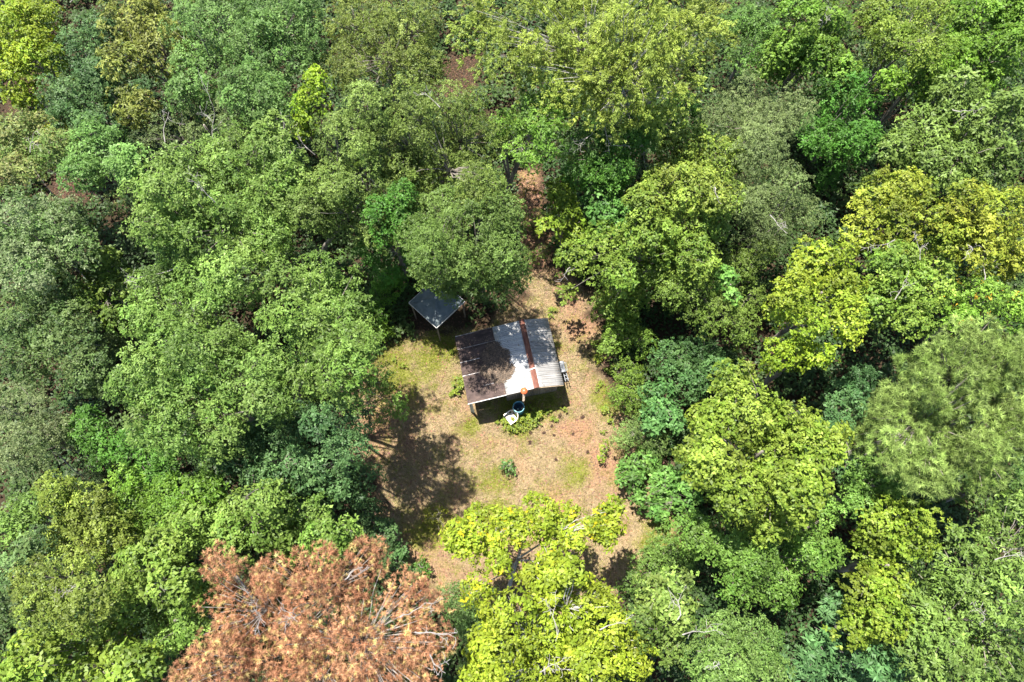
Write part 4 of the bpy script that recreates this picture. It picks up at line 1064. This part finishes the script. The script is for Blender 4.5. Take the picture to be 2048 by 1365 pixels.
SH('grey', 'dim grey-green bush at the right rim above the two low bushes', 2.6, [(1270, 860, 34), (1310, 890, 36), (1245, 880, 22)], tint=(.8, .95, .7))
SH('broad', 'low bright bush standing out into the lower right clearing', 1.9, [(1262, 935, 30), (1295, 920, 32), (1270, 965, 26), (1245, 955, 18)], tint=(.9, 1.0, 1.0), s=.3)
SH('broad', 'low bush under the big domed tree at the lower right rim', 2.0, [(1330, 965, 40), (1365, 995, 44), (1290, 1000, 28), (1390, 950, 36), (1320, 1025, 28)], tint=(.85, 1.0, 1.0), s=.35)
SH('fine', 'pale fine bush at the lower right rim beside the lime tree', 2.4, [(1330, 1090, 42), (1300, 1130, 40), (1360, 1120, 36), (1270, 1165, 36), (1320, 1170, 36)], tint=(.85, 1.05, .9), keep=.9)
T('vivid', 'dark emerald tree in the shade above the left corner of the shelter', 9.6, [(785, 432, 60, 9.6), (820, 450, 45, 8.5), (750, 480, 45, 7), (735, 430, 36, 7), (765, 530, 34, 4), (800, 400, 45, 9.6), (825, 500, 34, 7)], tint=(.75, .85, 1.0))
SH('vivid', 'leafy shrub touching the left corner of the shelter', 2.6, [(765, 590, 36), (790, 560, 30), (750, 620, 30)], tint=(.95, .95, .8))
SH('vivid', 'bright yellow-green shrub at the left rim above the sunny grass', 1.6, [(745, 670, 26), (765, 660, 22), (730, 690, 20)], tint=(1.4, 1.1, .8), s=.3)
SH('blue', 'dark shrub on the lower left rim of the clearing', 2.8, [(740, 1030, 36), (770, 1070, 36), (730, 1080, 30)], tint=(1, 1, 1))
SH('blue', 'low dark shrub above the right tip of the rust conifer', 2.0, [(790, 1110, 34), (770, 1140, 28), (820, 1150, 26)], tint=(1.1, 1.05, 1))
SH('vivid', 'small bright green bush in the shaded lower left clearing', 0.9, [(842, 1130, 17), (850, 1145, 12)], tint=(1, 1, 1), s=.22)
SH('olive', 'small yellow-olive bush left of the open lime tree', 1.2, [(878, 1030, 20), (860, 1040, 14), (885, 1055, 14)], tint=(1.2, 1.1, .6), s=.22, leaf=.55)
SH('broad', 'small green bush alone in the middle of the lower clearing', 0.8, [(1017, 938, 14), (1005, 930, 10), (1022, 925, 9)], tint=(.9, 1.0, 1.2), s=.18, leaf=.6)
SH('broad', 'small upright yellow-green bush at the right of the lower clearing', 0.9, [(1208, 898, 11), (1203, 915, 10), (1212, 885, 8)], tint=(1.6, 1.3, .7), s=.18, leaf=.6)
print('TREES tris', STATS)

# ------------------------------------------------------------------ weeds
def weed_proto(seed, big):
    n = big
    li = np.repeat(np.arange(n), 6)
    cp = np.stack([rng.normal(0, .085, n), rng.normal(0, .085, n), rng.uniform(.10, .30, n)], 1)
    m = len(li)
    th = rng.random(m) * 6.283
    D = norm(np.stack([np.cos(th), np.sin(th), rng.uniform(-.1, .5, m)], 1))
    col = np.array([[.13, .185, .022]]) * rng.uniform(.7, 1.4, (m, 1)) * np.where(rng.random((m, 1)) < .3, np.array([[1.4, 1.1, .8]]), 1.0)
    V, Fc, Cc = leaves_from(cp[li], D, norm(np.array([0, 0, 1.]) + rng.normal(size=(m, 3)) * .3), rng.uniform(.06, .12, m), rng.uniform(.03, .06, m), col)
    fm = np_mesh('foliage', V, Fc, 4, Cc); fm.materials.append(M_LEAF)
    mb = MB()
    for c in cp: mb.tube([(0, 0, -.02), (c[0] * .5, c[1] * .5, c[2] * .6), tuple(c)], [.006, .005, .003], 4)
    sm = bpy.data.meshes.new('stem'); sm.from_pydata(mb.v, [], mb.f); sm.update(); sm.materials.append(M_STEM)
    return fm, sm
WEEDS = [weed_proto(i, 7 + 4 * i) for i in range(4)]
def weed(u, v, sc, label, group):
    p = at(u, v)
    fm, sm = WEEDS[random.randrange(4)]
    t = empty('weed_plant', (p[0], p[1], float(height(p[0], p[1]))), random.random() * 6.28)
    t.scale = (sc, sc, sc * random.uniform(.8, 1.2))
    tag(t, label, 'weed', group)
    link('foliage', fm, None, t); link('stem', sm, None, t)
for u, v in ((1046, 826), (1053, 820), (1058, 830), (1064, 838), (1050, 838), (1044, 846), (1056, 846), (1070, 820), (1066, 828), (1038, 856), (1022, 855), (1012, 846), (1028, 862), (1074, 832), (1048, 858), (1060, 856), (1036, 843), (1072, 845)):
    weed(u + random.uniform(-2, 2), v + random.uniform(-2, 2), random.uniform(.9, 1.5), 'leafy yellow-green weed in the clump beside chair and barrel', 'weeds beside the chair')
for u, v in ((1082, 826), (1091, 824), (1100, 821), (1128, 822), (1112, 842), (1104, 838), (1002, 838), (994, 846)):
    weed(u, v, random.uniform(.6, .9), 'small weed in the row along the edge of the shack shadow', 'weeds along the shack shadow')
for pts, lab, grp in (
        (((905, 706), (924, 770), (910, 780), (902, 790), (920, 765)), 'leafy weed close to the brown porch edge of the shack', 'weeds along the porch edge'),
        (((1106, 622), (1100, 632)), 'leafy weed behind the far edge of the corrugated roof', 'weeds behind the shack'),
        (((808, 735), (790, 720)), 'leafy weed in the yellow-green grass left of the shack', 'weeds in the green grass'),
        (((1187, 690), (1195, 720), (1215, 745), (1200, 770), (1192, 780), (1210, 820), (1222, 842), (1205, 865)), 'leafy weed at the foot of the bushes on the right rim', 'weeds along the right rim')):
    for u, v in pts:
        weed(u, v, random.uniform(.8, 1.7), lab, grp)

# dark clumps of dead leaves on the grass
M_CLUMP = M_DRY
def clump_mesh():
    n = 34
    P = np.stack([rng.normal(0, .03, n), rng.normal(0, .03, n), rng.uniform(.0, .05, n)], 1)
    th = rng.random(n) * 6.283
    V, Fc, Cc = leaves_from(P, norm(np.stack([np.cos(th), np.sin(th), rng.uniform(0, .8, n)], 1)), norm(np.array([0, 0, 1.]) + rng.normal(size=(n, 3)) * .6), rng.uniform(.05, .1, n), rng.uniform(.03, .05, n), np.array([[.055, .032, .024]]) * rng.uniform(.6, 1.5, (n, 1)))
    me = np_mesh('dead_leaf_clump', V, Fc, 4, Cc); me.materials.append(M_DRY); return me
CM = [clump_mesh() for _ in range(3)]
for u, v in ((1108, 843), (1119, 835), (1120, 831), (1103, 853), (1134, 828), (1061, 866), (1000, 842), (1180, 712), (1176, 698), (1108, 871), (1146, 868), (1088, 866), (1175, 905), (1126, 815), (1112, 920), (1060, 885), (1165, 835)):
    p = at(u, v)
    o = bpy.data.objects.new('dead_leaf_clump', CM[random.randrange(3)]); C.objects.link(o)
    o.location = (p[0], p[1], float(height(p[0], p[1])) + .005); o.rotation_euler = (0, 0, random.random() * 6.28); s_ = random.uniform(.7, 1.2); o.scale = (s_, s_, s_)
    tag(o, 'small dark brown clump of dead leaves on the dry grass', 'leaf clump', 'dead leaf clumps on the grass')

# ------------------------------------------------------------------ grass, litter, undergrowth
ca = np.array(CLEAR)
n0 = 640000
gx0 = rng.uniform(ca[:, 0].min() - 1, ca[:, 0].max() + 1, n0); gy0 = rng.uniform(ca[:, 1].min() - 1, min(ca[:, 1].max(), 7) + 1, n0)
cl, g0, r0 = cover_masks(gx0, gy0)
kp = rng.random(n0) < cl * (0.45 + 0.55 * noise2(gx0, gy0, .3, 41)) * (1 - .55 * r0)
gx0, gy0, g0, r0, cl = gx0[kp], gy0[kp], g0[kp], r0[kp], cl[kp]
loc = (gx0 - mid[0]) * cs + (gy0 - mid[1]) * sn; loy = -(gx0 - mid[0]) * sn + (gy0 - mid[1]) * cs
kp = ~((loc > -1.4) & (loc < 1.2) & (np.abs(loy) < 1.6))
gx0, gy0, g0, r0 = gx0[kp], gy0[kp], g0[kp], r0[kp]
kp = rng.permutation(len(gx0))[:190000]
gx0, gy0, g0, r0 = gx0[kp], gy0[kp], g0[kp], r0[kp]
n0 = len(gx0)
isg = rng.random(n0) < (0.10 + 0.75 * g0)
th = rng.random(n0) * 6.283
up_ = np.where(isg, rng.uniform(.3, 1.4, n0), rng.uniform(.02, .5, n0))
D = norm(np.stack([np.cos(th), np.sin(th), up_], 1))
tuft = .75 + .9 * np.clip(noise2(gx0, gy0, .16, 43) - .45, 0, 1) * 2
cst = np.array([.300, .232, .142]); csg = np.array([.175, .210, .020])
mixr = r0[:, None] * .5
col = np.where(isg[:, None], csg * (1 + rng.uniform(-.3, .5, (n0, 1)) * np.array([[1, .8, .6]])), (cst * (1 - mixr) + np.array([.27, .15, .09]) * mixr) * rng.uniform(.35, 1.3, (n0, 1)))
V, Fc, Cc = needles_from(np.stack([gx0, gy0, height(gx0, gy0) + .004], 1), D, np.where(isg, rng.uniform(.06, .17, n0), rng.uniform(.05, .16, n0)) * tuft, rng.uniform(.010, .022, n0), col)
tag(link('grass', np_mesh('grass', V, Fc, 3, Cc), M_GRASS), 'short dry straw-coloured grass with green patches in the clearing', 'grass', None, 'stuff')

n1 = 26000
lx = np.concatenate([rng.uniform(-32, 32, n1), rng.uniform(ca[:, 0].min(), ca[:, 0].max(), 16000)]); ly = np.concatenate([rng.uniform(-16, 26, n1), rng.uniform(ca[:, 1].min(), 7, 16000)])
for pth in PATHS + [CLEAR[2:7]]:
    q = np.array(pth); lx = np.concatenate([lx, rng.uniform(q[:, 0].min(), q[:, 0].max(), 1000)]); ly = np.concatenate([ly, rng.uniform(q[:, 1].min(), q[:, 1].max(), 1000)])
cl, g0, r0 = cover_masks(lx, ly)
kp = rng.random(len(lx)) < np.where(cl > .5, .30 + .7 * r0, .8)
lx, ly, cl = lx[kp], ly[kp], cl[kp]
loc = (lx - mid[0]) * cs + (ly - mid[1]) * sn; loy = -(lx - mid[0]) * sn + (ly - mid[1]) * cs
kp = ~((loc > -1.45) & (loc < 1.25) & (np.abs(loy) < 1.65)); lx, ly, cl = lx[kp], ly[kp], cl[kp]
n1 = len(lx); th = rng.random(n1) * 6.283
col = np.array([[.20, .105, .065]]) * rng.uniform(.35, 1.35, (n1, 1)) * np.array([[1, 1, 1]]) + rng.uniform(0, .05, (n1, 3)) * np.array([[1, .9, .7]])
col = col * (.45 + .55 * cl)[:, None]      # leaf colour darkened outside the clearing, painting deeper shade under the trees
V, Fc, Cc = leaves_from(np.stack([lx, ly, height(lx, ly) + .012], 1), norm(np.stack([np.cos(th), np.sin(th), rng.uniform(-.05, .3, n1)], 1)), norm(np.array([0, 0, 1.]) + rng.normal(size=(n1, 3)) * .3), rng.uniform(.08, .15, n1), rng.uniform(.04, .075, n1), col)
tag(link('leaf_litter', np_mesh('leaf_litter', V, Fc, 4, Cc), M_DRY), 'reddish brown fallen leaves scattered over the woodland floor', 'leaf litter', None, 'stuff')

n2 = 62000
ux = rng.uniform(-33, 33, n2); uy = rng.uniform(-17, 27, n2)
dc = -poly_dist(ux, uy, CLEAR)
for pth in PATHS: dc = np.minimum(dc, -poly_dist(ux, uy, pth))
hn = noise2(ux, uy, 2.2, 51) * .6 + noise2(ux, uy, .9, 52) * .4
ps = np.array(ctr[:2])
kp = (rng.random(n2) < np.clip(dc / 0.8, 0, 1) * np.clip((hn - .12) * 2.6, 0, 1)) & (np.hypot(ux - ps[0], uy - ps[1]) > 1.6)
ux, uy, hn, dc = ux[kp], uy[kp], hn[kp], dc[kp]
hz_ = np.clip(hn * 2.8 * np.clip(.12 + dc / 3.0, 0, 1), .08, 2.0) * rng.uniform(.35, 1, len(ux))
li = np.repeat(np.arange(len(ux)), 6); m = len(li)
th = rng.random(m) * 6.283
vary = noise2(ux, uy, 1.6, 53)[li][:, None]
col = (np.array([[.028, .064, .016]]) * (1 - vary) + np.array([[.052, .088, .021]]) * vary) * rng.uniform(.7, 1.35, (m, 1))  # undergrowth colour lowered so gaps between crowns look more deeply shaded
V, Fc, Cc = tri_leaves_from(np.stack([ux, uy, hz_], 1)[li] + rng.normal(size=(m, 3)) * np.array([.12, .12, .07]), norm(np.stack([np.cos(th), np.sin(th), rng.uniform(-.2, .5, m)], 1)), norm(np.array([0, 0, 1.]) + rng.normal(size=(m, 3)) * .35), rng.uniform(.14, .26, m), rng.uniform(.10, .17, m), col)
tag(link('undergrowth', np_mesh('undergrowth', V, Fc, 3, Cc), M_LEAF), 'low dark green undergrowth covering the woodland floor', 'undergrowth', None, 'stuff')
print('TRIS total', sum(len(me.loop_triangles) if me.loop_triangles else sum(len(p.vertices) - 2 for p in me.polygons) if len(me.polygons) < 2000 else len(me.polygons) * (2 if me.polygons[0].loop_total == 4 else 1) for me in bpy.data.meshes))
